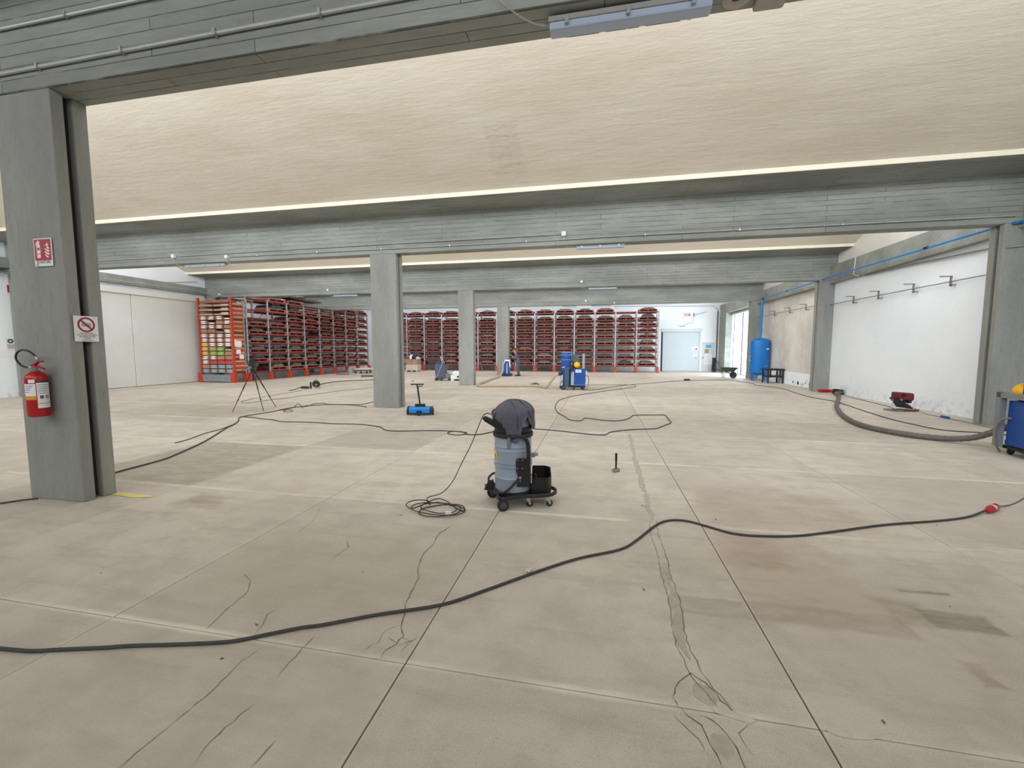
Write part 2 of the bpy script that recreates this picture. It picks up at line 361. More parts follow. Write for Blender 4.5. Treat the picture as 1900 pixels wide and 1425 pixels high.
CR = [[(-1.36, 3.76), (-1.42, 3.56), (-1.39, 3.35), (-1.4, 3.15), (-1.35, 2.94), (-1.29, 2.83), (-1.25, 2.59), (-1.24, 2.5), (-1.2, 2.39), (-1.17, 2.29), (-1.11, 2.2), (-1.12, 2.13), (-1.15, 2.06), (-1.15, 2.0)],
      [(-2.6, 2.6), (-2.48, 2.53), (-2.38, 2.39), (-2.36, 2.21), (-2.31, 2.01)],
      [(-1.86, 1.95), (-1.88, 1.84), (-1.87, 1.73), (-1.86, 1.62), (-1.87, 1.49), (-1.88, 1.35), (-1.88, 1.23)],
      [(-2.04, 2.28), (-2.06, 2.21), (-2.0, 2.12), (-1.98, 2.02)], [(-1.63, 2.09), (-1.62, 1.98), (-1.62, 1.85), (-1.61, 1.78)],
      [(-1.35, 1.47), (-1.35, 1.4), (-1.36, 1.34)], [(-1.59, 1.6), (-1.62, 1.47), (-1.62, 1.38), (-1.6, 1.29)],
      [(0.38, 2.06), (0.44, 2.17), (0.5, 2.23), (0.56, 2.18), (0.61, 2.08), (0.67, 1.99)], [(.38, 2.06), (.4, 1.99)],
      [(0.41, 2.0), (0.43, 1.95), (0.48, 1.92), (0.49, 1.85), (0.51, 1.78), (0.52, 1.7)], [(.5, 1.97), (.56, 1.93), (.6, 1.86), (.61, 1.76), (.63, 1.68)],
      [(.36, 1.96), (.41, 1.9), (.45, 1.84), (.47, 1.78)], [(-1.17, 2.29), (-1.24, 2.22), (-1.23, 2.12), (-1.28, 2.04)], [(-1.12, 2.2), (-1.05, 2.16), (-1.06, 2.08)], [(-1.2, 2.18), (-1.1, 2.12), (-1.02, 2.2)],
      [(.7, 1.96), (.64, 1.9), (.66, 1.8)], [(-2.9, 3.9), (-2.75, 3.6), (-2.7, 3.3)], [(-2.2, 3.3), (-2.08, 3.15), (-2.1, 2.95)]]
for k, c in enumerate(CR):
    ribbon(c, .0022 if k in (0, 7, 9, 10) else .0014, .003, .8, step=.03).ob('crack', M_CRK, fl)
def blob(cx, cy, rx, ry, rot, mat, name, z=.0035, n=18):
    vs = [(cx, cy, z)]
    for k in range(n):
        a = 2*PI*k/n; r = random.uniform(.8, 1.1); x, y = rx*r*math.cos(a), ry*r*math.sin(a)
        vs.append((cx+x*math.cos(rot)-y*math.sin(rot), cy+x*math.sin(rot)+y*math.cos(rot), z))
    MB().add(vs, [(0, 1+k, 1+(k+1) % n) for k in range(n)]).ob(name, mat, fl)
blob(.54, 2.1, .06, .07, .3, M_PATCH, 'repair_patch', .0024); blob(.55, 1.83, .05, .06, 0, M_PATCH, 'repair_patch', .0025); blob(.64, 2.0, .1, .025, -.2, M_PATCHL, 'repair_patch')
blob(1.13, 2.0, .1, .025, .1, M_PATCHL, 'repair_patch'); blob(.52, 3.2, .045, .09, 0, M_PATCH, 'repair_patch', .0026); blob(.5, 1.68, .05, .07, .2, M_PATCH, 'repair_patch')
for k in range(26):
    blob(random.uniform(-4, 4), random.uniform(1.5, 7), random.uniform(.006, .02), random.uniform(.004, .012), random.random()*3, M_CRK, 'chip', .0036, 7)
MB().add([(-5.56, 3.78, .004), (-5.2, 3.745, .004), (-4.94, 3.83, .004), (-5.56, 3.85, .004)], [(0, 1, 2, 3)]).ob('painted_mark', pm('faded_yellow_paint', (222, 208, 120), .7, var=.1), fl, label='faded yellow painted strip')

# ------------------------------------------------------------------ beams, columns, vaults
BN = ['second one behind the viewer', 'one behind the viewer', 'nearest, crossing overhead at the top left', 'second from the viewer, long one with two conduits', 'third from the viewer', 'fourth from the viewer', 'farthest, above the back wall']
for i, y in enumerate(BEAM_Y):
    MB().prism([(y, 4.37), (y+.35, 4.37), (y+.35, 5.6), (y-.98, 5.6), (y-.98, 5.42), (y, 5.38)], XL-.6, XR+.6, 'x').ob(
        'concrete_beam', M_BEAM, label='board-marked grey concrete roof beam, '+BN[i], cat='beam', group='roof beams', kind='structure', bevel=.012)
cl = thing('ceiling', 'cream plastered vaults rising from beam to beam between the roof windows', 'ceiling', kind='structure')
def vz(t): return 5.5+.40*t-.018*t*t           # height above the lower springing, t metres back from it
for i in range(6):
    y0 = BEAM_Y[i]+.35; y1 = BEAM_Y[i+1]-.98; n = 20; vs = []; fs = []
    for k in range(n+1):
        t = (y1-y0)*k/n; z = vz(t)
        for x in (XL-.5, XR+.5): vs += [(x, y1-t, z), (x, y1-t, z+.14)]
    for k in range(n):
        a = 4*k; fs += [(a, a+2, a+6, a+4), (a+1, a+5, a+7, a+3)]
    fs += [(0, 1, 3, 2), (4*n, 4*n+2, 4*n+3, 4*n+1)]
    MB().add(vs, fs, True).ob('vault_shell', M_VAULT, cl)
    MB().box(XL-.5, XR+.5, y1-.03, y1-.001, 5.41, 5.53).ob('pale_lip', pm('sunlit_lip_tone', (240, 234, 214), .8, var=.04), cl, label='lip at the foot of the vault, sunlit strip put into its colour')  # pale tone carries the brightness of the sunlit strip in its colour
    wdw = thing('window_%d' % (i+1), 'long strip roof window of milky panes above beam %d from the back of the viewer' % (i+1), 'window', (0, y0-.05, 0), kind='structure')
    ztop = vz(y1-y0)
    m = MB()
    for k in range(13): m.box(XL-.3+k*2.45-.03, XL-.3+k*2.45+.03, -.04, .04, 5.6, ztop)
    m.box(XL-.4, XR+.4, -.05, .05, 5.56, 5.66).box(XL-.4, XR+.4, -.05, .05, ztop-.08, ztop+.06)
    m.ob('window_frame', M_GALV, wdw)
    for k in range(12): MB().box(XL-.27+k*2.45, XL-.33+(k+1)*2.45, -.01, .01, 5.66, ztop-.08).ob('pane', pm('milky_pane', (225, 230, 232), .4), wdw)
def column(x0, y0, wd, dp, label, ztop=4.37, right=True, left=True):
    t = thing('concrete_column', label, 'column', (x0, y0, 0), kind='structure', group='concrete columns')
    g0, g1, gd = dp*.36, dp*.6, .09
    P = [(0, 0), (wd, 0)]+([(wd, g0), (wd-gd, g0), (wd-gd, g1), (wd, g1)] if right else [])+[(wd, dp), (0, dp)]+([(0, g1), (gd, g1), (gd, g0), (0, g0)] if left else [])
    MB().prism(P, 0, ztop, 'z').ob('shaft', M_COLM, t, bevel=.012)
    mm = pm('dark_slot_liner', (52, 40, 34), .7, .3, var=.3, scale=6)  # dark brown liner at the back of the slot
    if right: MB().box(wd-gd-.001, wd-gd+.012, g0+.004, g1-.004, .02, ztop).ob('channel', mm, t, label='dark brown strip lining the slot')
    if left: MB().box(gd-.012, gd+.001, g0+.004, g1-.004, .02, ztop).ob('channel', mm, t, label='dark brown strip lining the slot')
    return t
CNM = ['big grey concrete column at the left with fire extinguisher and signs', 'grey concrete column left of the blue magnetic sweeper', 'grey concrete column beside the grey scrubber machine', 'farthest mid grey concrete column beside the person']
column(-6.35, 3.52, .78, .33, CNM[0])
column(-6.42, 11.2, .8, .4, CNM[1]); column(-6.4, 18.85, .72, .4, CNM[2]); column(-6.4, 26.5, .74, .4, CNM[3])
column(8.46, 11.2, 1.2, .36, 'grey concrete wall column at the right edge behind the big hose'); column(8.44, 18.85, .8, .42, 'grey concrete wall column right, between the white and grey wall bays')
column(8.44, 26.5, .8, .42, 'grey concrete wall column right, behind the blue tank')
column(-20.8, 11.2, .8, .36, 'left wall concrete column hidden behind the big column'); column(-20.8, 18.85, 1.0, .4, 'left wall concrete column behind the orange rack end')
column(-20.8, 26.5, .8, .4, 'left wall concrete column behind the racks')
for y in (-4.13, -11.78):
    column(-6.4, y, .78, .35, 'concrete column %s behind the viewer' % ('just' if y > -5 else 'far'), right=False, left=False)

# ------------------------------------------------------------------ side walls
wr = thing('wall_right', 'right side wall of white and grey bays under a concrete edge beam', 'wall', kind='structure')
wl = thing('wall_left', 'left side wall with white bay and long grey sliding panel', 'wall', kind='structure')
def lunette(par, xa, xb, i, mat=M_LUN):
    y0 = BEAM_Y[i]+.35; y1 = BEAM_Y[i+1]; yt = y1-.98
    poly = [(y0, 4.85), (y1, 4.85), (y1, 5.4), (yt, 5.5)]+[(yt-k*.7, vz(k*.7)) for k in range(1, 10)]+[(y0, vz(yt-y0))]
    MB().prism(poly, xa, xb, 'x').ob('lunette', mat, par, label='white gable infill above the edge beam')
for i in range(6):
    y0, y1 = BEAM_Y[i]+.35, BEAM_Y[i+1]
    lunette(wr, XR+.06, XR+.3, i); lunette(wl, XL-.3, XL-.02, i, M_WALL)
    MB().box(XR-.2, XR+.3, y0, y1, 4.23, 4.9).ob('edge_beam', M_BEAM, wr, bevel=.01)
    MB().box(XL-.3, XL+.12, y0, y1, 4.5, 4.86).ob('edge_beam', M_BEAM, wl, bevel=.01)
def wpanel(par, xa, xb, y0, y1, z0, z1, mat, name='wall_panel', **k): return MB().box(xa, xb, y0, y1, z0, z1).ob(name, mat, par, **k)
wpanel(wr, XR+.5, XR+.75, -11.5, 11.2, 0, 4.24, M_WALL)
wpanel(wr, XR+.2, XR+.75, -11.5, 11.2, 4.24, 4.3, M_BEAM, 'edge_sill')
wpanel(wr, XR, XR+.3, 11.5, 15.2, 0, 4.24, M_WALL); wpanel(wr, XR+.004, XR+.3, 15.2, 18.9, 0, 4.24, M_WALL)
ys = 19.27
for k in range(7):
    y2 = ys+1.03; wpanel(wr, XR+.02+.006*(k % 2), XR+.25, ys+.006, y2, .61, 4.24, M_FIBRE, 'fibre_panel'); ys = y2
wpanel(wr, XR, XR+.3, 19.2, 26.6, 0, .61, M_WALL, 'plinth')
for y, z, a, b in [(22.0, .16, .07, .1), (21.5, .14, .1, .13), (20.8, .2, .06, .09), (21.0, .13, .05, .08), (20.35, .16, .16, .17)]:
    MB().lathe((XR-.0015, y, z), [(.0001, 0), (a*.8, 0)], 10, 'x').ob('stain', pm('grey_damp_stain', (140, 142, 144), .9, var=.2, scale=14), wr)
wpanel(wr, XR-.25, XR+.3, 32.3, 34.1, 0, 4.24, M_BEAM, 'pier'); wpanel(wr, XR, XR+.3, 26.9, 32.3, 4.1, 4.24, M_BEAM, 'lintel')
# opening with hanging clear strips and the yard behind
cm = D.materials.new('clear_strip'); cg = G(cm)
tr = cg.n('BsdfTransparent'); tl = cg.n('BsdfTranslucent'); tl.inputs[0].default_value = (.86, .92, .96, 1); gl = cg.n('BsdfGlossy'); gl.inputs[1].default_value = .25
m1 = cg.n('MixShader'); m1.inputs[0].default_value = .5; cg.L.new(tr.outputs[0], m1.inputs[1]); cg.L.new(tl.outputs[0], m1.inputs[2])
m2 = cg.n('MixShader'); m2.inputs[0].default_value = .08; cg.L.new(m1.outputs[0], m2.inputs[1]); cg.L.new(gl.outputs[0], m2.inputs[2])
cg.L.new(m2.outputs[0], cg.N['Material Output'].inputs[0])
cu = thing('strip_curtain', 'clear plastic strip curtain hanging in the bright side doorway', 'curtain', (XR+.12, 26.95, 0))
for k in range(18):
    y = .02+k*.297; vs = []
    for z in (.03, 4.1):
        for q in range(5): vs.append((.02*math.sin(q*1.3+k)+.03*(k % 2), y+.31*q/4, z))
    MB().add(vs, [(q, q+1, q+6, q+5) for q in range(4)], True).ob('strip', cm, cu)
MB().box(-.02, .06, 0, 5.35, 4.05, 4.1).ob('rail', M_STEEL, cu)
hd = pm('far_building_wall', (205, 208, 212), .9); 
bd = thing('far_building', 'pale building across the yard seen through the strip curtain', 'building', (30, 46, -.06))
MB().box(-6, 8, -14, 12, 0, 5).ob('wall', hd, bd); MB().box(-6.3, 8, -14.3, 12.3, 5, 5.5).ob('roof', pm('far_roof', (150, 140, 132), .9), bd)
# rails and hooks on the right wall
def rail(y0, y1, z, ybr, label):
    t = thing('wall_rail', label, 'rail', (XR-.12, 0, 0))
    MB().cyl((0, y0, z), (0, y1, z), .014, 8).ob('pipe', M_STEEL, t)
    for y in ybr:
        MB().box(-.012, .12, y-.015, y+.015, z-.1, z-.07).box(-.02, .02, y-.015, y+.015, z-.12, z+.14).box(-.25, .02, y-.015, y+.015, z+.12, z+.15).ob('bracket', M_STEEL, t)
rail(11.6, 18.85, 3.42, [17.32, 15.95, 14.39, 13.07], 'thin steel pipe rail with four hooks on the white wall bay')
rail(19.3, 26.5, 3.5, [24.23, 22.47, 20.86], 'thin steel pipe rail with three hooks on the grey panelled bay')
# left wall
wpanel(wl, XL-.3, XL, -11.5, 11.3, 0, 4.3, M_WALL)
wpanel(wl, XL-.3, XL-.1, 11.3, 34.1, 0, 4.5, M_WALL)
sd = thing('door_1', 'long pale grey sliding panel door on the left wall', 'door', (XL, 11.75, 0), kind='structure')
MB().box(-.1, -.02, 0, 3.4, .02, 4.1).ob('door_leaf', M_PANEL, sd, bevel=.01); MB().box(-.09, -.01, 3.42, 6.95, .02, 4.1).ob('door_leaf', M_PANEL, sd, bevel=.01)
MB().box(-.1, .06, -.2, 7.0, 4.1, 4.34).ob('track_cover', pm('pale_track_cover', (214, 214, 208), .6), sd, bevel=.01)
MB().box(-.1, .0, 6.95, 7.1, 0, 4.1).ob('jamb', M_PANEL, sd)
MB().tube([(.08, 5.0, 4.86), (.02, 5.6, 4.95), (.02, 6.65, 5.13)], .012, 6).ob('tie_rod', M_STEEL, sd)
# back and front walls
wb = thing('wall_back', 'white painted back wall behind the red racks', 'wall', (0, 34.1, 0), kind='structure')
MB().box(XL-.3, 4.66, 0, .3, 0, 4.4).ob('wall_panel', M_WALL, wb); MB().box(4.66, 7.5, 0, .3, 3.02, 4.4).ob('wall_panel', M_WALL, wb)
MB().box(7.5, 7.58, 0, .3, 0, 4.4).ob('wall_panel', M_WALL, wb); MB().box(7.58, 8.47, 0, .3, 2.17, 4.4).ob('wall_panel', M_WALL, wb); MB().box(8.47, XR+.3, 0, .3, 0, 4.4).ob('wall_panel', M_WALL, wb)
MB().box(XL-.5, XR+.5, .0, .3, 4.4, 5.6).ob('wall_panel', M_WALL, wb)
MB().box(XL-.3, XR+.3, -11.9-34.1, -11.6-34.1, 0, 7.6).ob('wall_panel', M_WALL, thing('wall_front', 'white wall far behind the viewer', 'wall', (0, 34.1, 0), kind='structure'))
d2 = thing('door_2', 'wide pale grey sliding door in the back wall beside the red rack', 'door', (4.78, 34.1, 0), kind='structure')
MB().box(0, 2.66, .03, .09, .01, 2.98).ob('door_leaf', M_DOOR, d2, bevel=.01); MB().box(-.12, 2.8, -.05, .03, 2.98, 3.22).ob('track_cover', M_DOORT, d2)
MB().box(2.62, 2.72, -.02, .06, 0, 2.98).ob('jamb', M_DOORT, d2); MB().box(-.12, -.02, -.01, .05, 0, 2.98).ob('jamb', M_BLACK, d2)
MB().box(2.2, 2.3, .005, .03, .0, .0).box(2.36, 2.5, .01, .03, .95, 1.15).ob('handle', M_GALV, d2)
d3 = thing('door_3', 'narrow pale personnel door with posters, right corner of back wall', 'door', (7.6, 34.1, 0), kind='structure')
MB().box(0, .85, .02, .07, .01, 2.14).ob('door_leaf', M_DOOR, d3, bevel=.008)
MB().box(-.03, .0, -.01, .05, 0, 2.17).box(.85, .88, -.01, .05, 0, 2.17).box(-.03, .88, -.01, .05, 2.14, 2.18).ob('door_frame', M_DOORT, d3)
MB().box(.06, .2, -.02, .02, 1.05, 1.08).box(.06, .09, -.02, .02, .98, 1.08).ob('handle', M_BLACK, d3)
def flat(name, x0, x1, z0, z1, y, col, par=None, **k):
    c = ((x0+x1)/2, y, (z0+z1)/2); a, b = (x1-x0)/2, (z1-z0)/2
    return MB().box(-a, a, -.004, 0, -b, b).ob(name, pm('print_%d_%d_%d' % col, col, .6), par, loc=c, **k)
flat('poster', 7.86, 8.25, 1.78, 2.0, 34.115, (96, 168, 226), label='small blue poster near the top of the pale personnel door', cat='poster')
flat('poster', 7.8, 8.08, 1.38, 1.68, 34.115, (150, 148, 70), label='small olive poster below the blue one on the personnel door', cat='poster')
q = thing('poster', 'big white notice sheet on the pale personnel door', 'poster', (8.05, 34.112, .93))
MB().box(-.28, .28, -.004, 0, -.4, .36).ob('sheet', M_PAPER, q)
for k in range(6): MB().box(-.22, .1 if k % 2 else .2, -.006, -.004, .24-k*.1, .255-k*.1).ob('printed_line', pm('print_grey', (130, 130, 150), .8), q)
q = thing('notice', 'red and white warning notice on the wide sliding door', 'sign', (7.2, 34.12, 1.7))
MB().box(-.14, .14, -.004, 0, -.16, .16).ob('sheet', M_PAPER, q)
MB().add([(-.1, -.006, -.08), (.1, -.006, -.08), (0, -.006, .1)], [(0, 1, 2)]).ob('triangle', pm('print_red', (214, 60, 70), .7), q)
flat('notice', 6.85, 7.0, 1.62, 1.84, 34.122, (225, 228, 230), label='small pale notice left of the red warning notice', cat='sign')
flat('notice', 6.98, 7.3, 1.12, 1.3, 34.122, (228, 230, 232), label='small white notice below the red warning notice', cat='sign')
q = thing('emergency_light', 'pink and white exit light high on the back wall above the sliding door', 'light', (6.55, 34.08, 4.25))
MB().box(-.28, .12, -.06, .02, -.1, .1).ob('housing', pm('pink_plastic', (236, 170, 180), .5), q); MB().box(.02, .12, -.065, -.06, -.05, .05).ob('lens', M_DRED, q)
q = thing('wall_conduit', 'thin grey conduit dropping to a small box above the sliding door', 'conduit', (0, 34.06, 0))
MB().tube([(6.9, 0, 4.35), (6.9, 0, 3.65), (6.35, 0, 3.55), (6.3, 0, 3.4)], .012, 6).ob('pipe', M_GALV, q); MB().box(5.95, 6.35, -.03, .03, 3.36, 3.42).ob('box', M_GALV, q)
q = thing('wall_bracket', 'slanting steel arm fixed high on the back wall near the corner', 'bracket', (0, 34.0, 0))
MB().cyl((6.95, 0, 4.22), (7.75, -.3, 4.42), .02, 6).box(6.9, 6.98, 0, .08, 4.1, 4.36).ob('arm', M_STEEL, q)
q = thing('downpipe', 'grey and white pair of pipes in the back right corner', 'pipe', (8.58, 33.95, 0))
MB().cyl((0, 0, 0.02), (0, 0, 4.5), .045, 10).ob('grey_pipe', pm('slate_pipe', (84, 92, 104), .5), q); MB().cyl((.13, 0, 0.02), (.13, 0, 4.5), .05, 10).ob('white_pipe', M_WHITE, q)
q = thing('hand_truck', 'small dark hand truck leaning in the back right corner', 'hand truck', (8.33, 33.5, 0))
MB().rbox((0, .1, .55), (.22, .05, 1.0), (.12, 0, 0)).ob('frame', M_BLACK, q); MB().tube([(.1, .1, .9), (.35, 0, .6)], .02, 6).ob('handle', M_BLACK, q); MB().lathe((0, -.05, .1), [(.09, -.12), (.1, -.1), (.1, .1), (.09, .12)], 12, 'x').ob('wheel', M_RUB, q)

# ------------------------------------------------------------------ conduits, boxes, lamps
def conduit(pts, r, label, mat=M_PIPE, clips=0, name='conduit', cat='conduit', box=None):
    o = Vector(pts[0]); t = thing(name, label, cat, o)
    P = [Vector(p)-o for p in pts]
    MB().tube(P, r, 8).ob('pipe', mat, t)
    if clips:
        for a, b in zip(P, P[1:]):
            n = int((b-a).length/clips)
            for k in range(n):
                c = a.lerp(b, (k+.5)/n); MB().box(c.x-.012, c.x+.012, c.y-r*1.5, c.y+r*.6, c.z-r*1.5, c.z+r*1.5).ob('clip', M_GALV, t)
    return t
F1, F2, F3, F4 = 3.5, 11.17, 18.82, 26.47
conduit([(-8, F1, 4.555), (-6.18, F1, 4.56), (-1.87, F1, 4.6), (2, F1, 4.63)], .02, 'long grey conduit low on the nearest beam', clips=.9)
conduit([(-8, F1, 4.985), (-4.3, F1, 5.0), (0, F1, 5.02)], .017, 'upper grey conduit on the nearest beam', clips=1.3)
conduit([(-20, F2, 4.56), (-13.3, F2, 4.6)], .014, 'grey conduit on the second beam left of its square junction box')
conduit([(-13.0, F2, 4.6), (-6.4, F2, 4.63), (-.98, F2, 4.64)], .014, 'upper grey conduit on the second beam between the two junction boxes')
conduit([(-11.1, F2, 4.5), (-3, F2, 4.495), (-.8, F2, 4.5), (0, F2, 4.52), (8.6, F2, 4.515)], .016, 'lower grey conduit on the second beam running to the right wall', clips=2)
conduit([(-19.4, F3, 4.56), (-13, F3, 4.58), (-4, F3, 4.58), (-.8, F3, 4.6)], .013, 'thin grey conduit along the third beam')
conduit([(-19, F4, 4.6), (-.85, F4, 4.62)], .013, 'thin grey conduit along the left part of the fourth beam')
conduit([(.9, F4, 4.46), (8.3, F4, 4.42)], .016, 'grey conduit along the right part of the fourth beam')
conduit([(1.1, 34.06, 4.98), (8.3, 34.06, 4.86), (8.6, 34.0, 4.6)], .02, 'grey conduit high above the back wall')
conduit([(-20.1, 14, 4.6), (-20.1, 18.2, 4.62), (-19.9, 18.75, 4.55), (-19.6, 18.78, 4.35), (-19.4, 18.8, 4.5)], .014, 'bent grey conduit on the left wall edge beam by the orange rack')
conduit([(8.7, 10.9, 4.3), (8.7, 11.17, 4.27), (8.95, 11.17, 4.27)], .014, 'short bent conduit on the right hand wall column')
conduit([(8.75, 17.2, 4.9), (8.72, 17.2, 4.3), (8.72, 16.9, 4.2)], .013, 'bent white conduit hooked over the right edge beam', mat=M_WHITE)
conduit([(9.0, 11.15, 4.45), (8.98, 11.15, 3.9), (8.5, 11.16, 3.86)], .014, 'white conduit dropping on the right hand wall column')
def jbox(x, y, z, label, rnd=False, s=.055, drop=True):
    t = thing('junction_box', label, 'junction box', (x, y, z))
    (MB().lathe((0, 0, 0), [(s*.9, -.05), (s, -.04), (s, .03)], 16, 'y') if rnd else MB().box(-s, s, -.05, .03, -s, s)).ob('housing', M_WHITE, t)
    if drop: MB().tube(smooth([(0, 0, -s), (.01, 0, -s-.1), (.06, .06, -s-.2), (.2, .15, -s-.24)], 4), .008, 6).ob('lead', M_PIPE, t)
conduit([(8.88, 11.6, 4.0), (8.88, 14.5, 4.14), (8.88, 16.8, 4.2)], .02, 'thin grey tube standing in for recess shade atop the white wall bay', mat=M_STEEL)  # added tube, stands in for the recess shadow under the edge beam
jbox(-13.15, F2, 4.6, 'square white junction box on the second beam above the left lamp')
jbox(-11.18, F2, 4.5, 'round white junction box on the second beam, left part', True)
jbox(-.93, F2, 4.64, 'square white junction box on the second beam near its middle lamp')
jbox(-13.08, F3, 4.58, 'white junction box on the third beam left of mid column', True); jbox(-.78, F3, 4.6, 'white junction box at the middle of the third beam', True)
jbox(-19.4, F3, 4.52, 'white junction box on the third beam above the orange rack', True, drop=False)
jbox(-.83, F4, 4.62, 'white junction box at the middle of the fourth beam', True); jbox(.87, F4, 4.46, 'small white junction box on the fourth beam right of middle', True, .045)
# air line along the right wall
t = thing('air_line', 'blue compressed air pipe along the right wall down to the blue tank', 'pipe')
MB().tube([(9.3, 11.1, 4.5), (8.9, 11.12, 4.42), (8.6, 11.12, 4.36), (8.52, 11.5, 4.36), (8.5, 15.2, 4.38), (8.5, 19, 4.4), (8.5, 25.0, 4.36)], .028, 8).ob('pipe', M_SKYB, t)
MB().cyl((8.5, 25.0, 4.34), (8.48, 25.0, 2.2), .06, 10).ob('riser', M_SKYB, t); MB().tube([(8.5, 24.9, 4.36), (8.5, 25.02, 4.36), (8.5, 25.0, 4.25)], .065, 8).ob('elbow', M_BLACK, t)
for y in (13.5, 22): MB().cyl((8.5, y-.07, 4.38), (8.5, y+.07, 4.38), .036, 8).ob('coupling', M_BLACK, t)
def lamp(x, y, z, label, L=1.22, big=False):
    t = thing('batten_lamp', label, 'lamp', (x, y, z), 0, 'batten lamps under the beams')
    MB().prism([(-.075, .0), (.075, 0), (.075, -.045), (-.075, -.045)], 0, L, 'x').ob('housing', pm('grey_lamp_housing', (150, 148, 146), .5), t, bevel=.008)
    MB().prism([(-.072, -.045), (.072, -.045), (.055, -.095), (-.055, -.095)], .01, L-.01, 'x').ob('diffuser', pm('clear_diffuser', (176, 190, 214) if big else (206, 212, 218), .2), t, bevel=.012)
    for k in (.12, .5, .88):
        MB().box(L*k-.015, L*k+.015, -.085, -.072, -.075, -.02).box(L*k-.015, L*k+.015, .072, .085, -.075, -.02).ob('clip', M_STEEL, t)
    if big:
        for k in range(3): MB().box(.13+k*.32, .4+k*.32, .0, .19, -.003, .0).ob('mounting_plate', pm('dark_plate', (96, 92, 84), .7), t)
    return t
lamp(-.44, 3.66, 4.345, 'large batten lamp under the nearest beam at the top of the picture', 1.24, True)
t = thing('cable', 'thin grey lead curving to the large batten lamp on the nearest beam', 'cable')
MB().tube(smooth([(-.95, 3.49, 4.75), (-.85, 3.48, 4.5), (-.7, 3.5, 4.35), (-.55, 3.58, 4.3), (-.44, 3.64, 4.31)], 5), .006, 6).ob('lead', M_PIPE, t)
t = thing('smoke_detector', 'round pale detector beside the large lamp on the nearest beam', 'detector', (.98, 3.68, 4.37))
MB().lathe((0, 0, 0), [(.1, 0), (.105, -.04), (.06, -.075), (.02, -.08)], 24).ob('housing', pm('detector_plastic', (176, 172, 160), .6), t); MB().rbox((-.02, -.04, -.073), (.05, .035, .012), (0, 0, .4)).ob('label', M_BLACK, t)
t = thing('ceiling_box', 'square pale box right of the round detector on the nearest beam', 'box', (1.24, 3.7, 4.37))
MB().box(-.11, .11, -.12, .15, -.05, 0).ob('housing', pm('box_plastic', (170, 164, 158), .6), t, bevel=.02)
lamp(-.62, 11.36, 4.37, 'batten lamp under the second beam near its middle'); lamp(-12.9, 11.36, 4.37, 'batten lamp under the left part of the second beam', 1.5)
lamp(-.5, 19.02, 4.37, 'batten lamp under the middle of the third beam'); lamp(-12.9, 19.02, 4.37, 'batten lamp under the left part of the third beam', 1.3)
lamp(-2.3, 26.68, 4.37, 'batten lamp under the fourth beam left of middle', .9); lamp(-.5, 26.68, 4.37, 'batten lamp under the fourth beam right of middle', 1.2)
lamp(-9.0, 26.68, 4.37, 'batten lamp under the fourth beam at left, above the rack', 1.2)
t = thing('ceiling_pipework', 'grey pipe ends under the second beam at the left edge', 'pipe', (-20.1, 11.0, 4.3))
MB().cyl((0, -.6, 0), (.1, .1, .02), .05, 10).ob('pipe', M_STEEL, t); MB().lathe((.0, -.45, .06), [(.09, -.06), (.1, 0), (.09, .06)], 14).ob('cap', M_PIPE, t)

# ------------------------------------------------------------------ pallet racks
LEV = [.48, .98, 1.48, 1.98, 2.47, 2.9, 3.31, 3.73, 4.3]
bay = 1.463
def post_mesh(h):
    m = MB().box(-.045, .045, -.03, .03, 0, h); m.cur = 1
    for k in range(int(h/.25)): m.box(-.018, .018, -.034, -.03, .12+k*.25, .17+k*.25)
    return m.mesh('upright', [M_GALV, M_PAPER])
POST = post_mesh(4.36)
_m = MB().box(.045, bay-.045, -.025, .025, -.05, .035); _m.cur = 1; _m.box(.045, bay-.045, -.028, -.0252, -.05, -.02); RBEAM = _m.mesh('shelf_beam', [M_RED, M_DRED])
GUARD = MB().prism([(-.09, -.1), (.09, -.1), (.09, .06), (.06, .06), (.06, -.07), (-.06, -.07), (-.06, .06), (-.09, .06)], 0, .42, 'z').mesh('foot_guard', M_ORANGE)
def pallet_mesh():
    m = MB(); m.box(-.62, .62, -.5, .5, .135, .165)
    m.cur = 1
    for x in (-.585, 0, .585): m.box(x-.04, x+.04, -.48, .48, .02, .135)
    m.box(-.62, .62, -.5, -.4, 0, .022); m.box(-.62, .62, .4, .5, 0, .022); m.cur = 2; m.box(-.54, .54, -.3, .3, .022, .134)  # last block is dark to paint the shade inside the pallet openings
    m.cur = 0; m.box(-.625, -.55, -.502, -.46, .0, .16); m.box(.55, .625, -.502, -.46, 0, .16); m.box(-.62, .62, -.503, -.5, .0, .02)
    return m.mesh('pallet', [M_PALT, M_RED, pm('pallet_painted_shade', (52, 36, 32), .9)])
PAL = pallet_mesh()
LC = [(92, 80, 70), (78, 75, 72), (110, 97, 82), (122, 112, 98), (96, 92, 96), (140, 134, 128), (84, 66, 58), (100, 95, 80)]
LM = [pm('stock_tone_%s' % ORD[i], c, .85, var=.3, scale=5, rnd=.2) for i, c in enumerate(LC)]
LOADS = []
for i in range(16):
    m = MB(); z = 0; n = random.randint(3, 6); w0 = random.uniform(.48, .6); tot = random.choice([.14, .17, .2, .23])
    for k in range(n):
        m.cur = random.randint(0, 2); th = tot/n; sh = w0*(1-.45*(k/n)**1.6)*random.uniform(.88, 1.0); dx = random.uniform(-.05, .05)
        poly = [(dx-sh, 0), (dx+sh, 0), (dx+sh-.03, th*.9), (dx-sh+.05, th*.9)]
        m.prism([(x, z+zz+random.uniform(0, .006)) for x, zz in poly], -.46+random.uniform(0, .06), .62); z += th
    if i % 4 == 0: m.cur = 1; m.rbox((.1, -.3, z+.02), (.5, .3, .03), (0, .12, .3))
    LOADS.append(m.mesh('stock_pile', random.sample(LM, 3)))
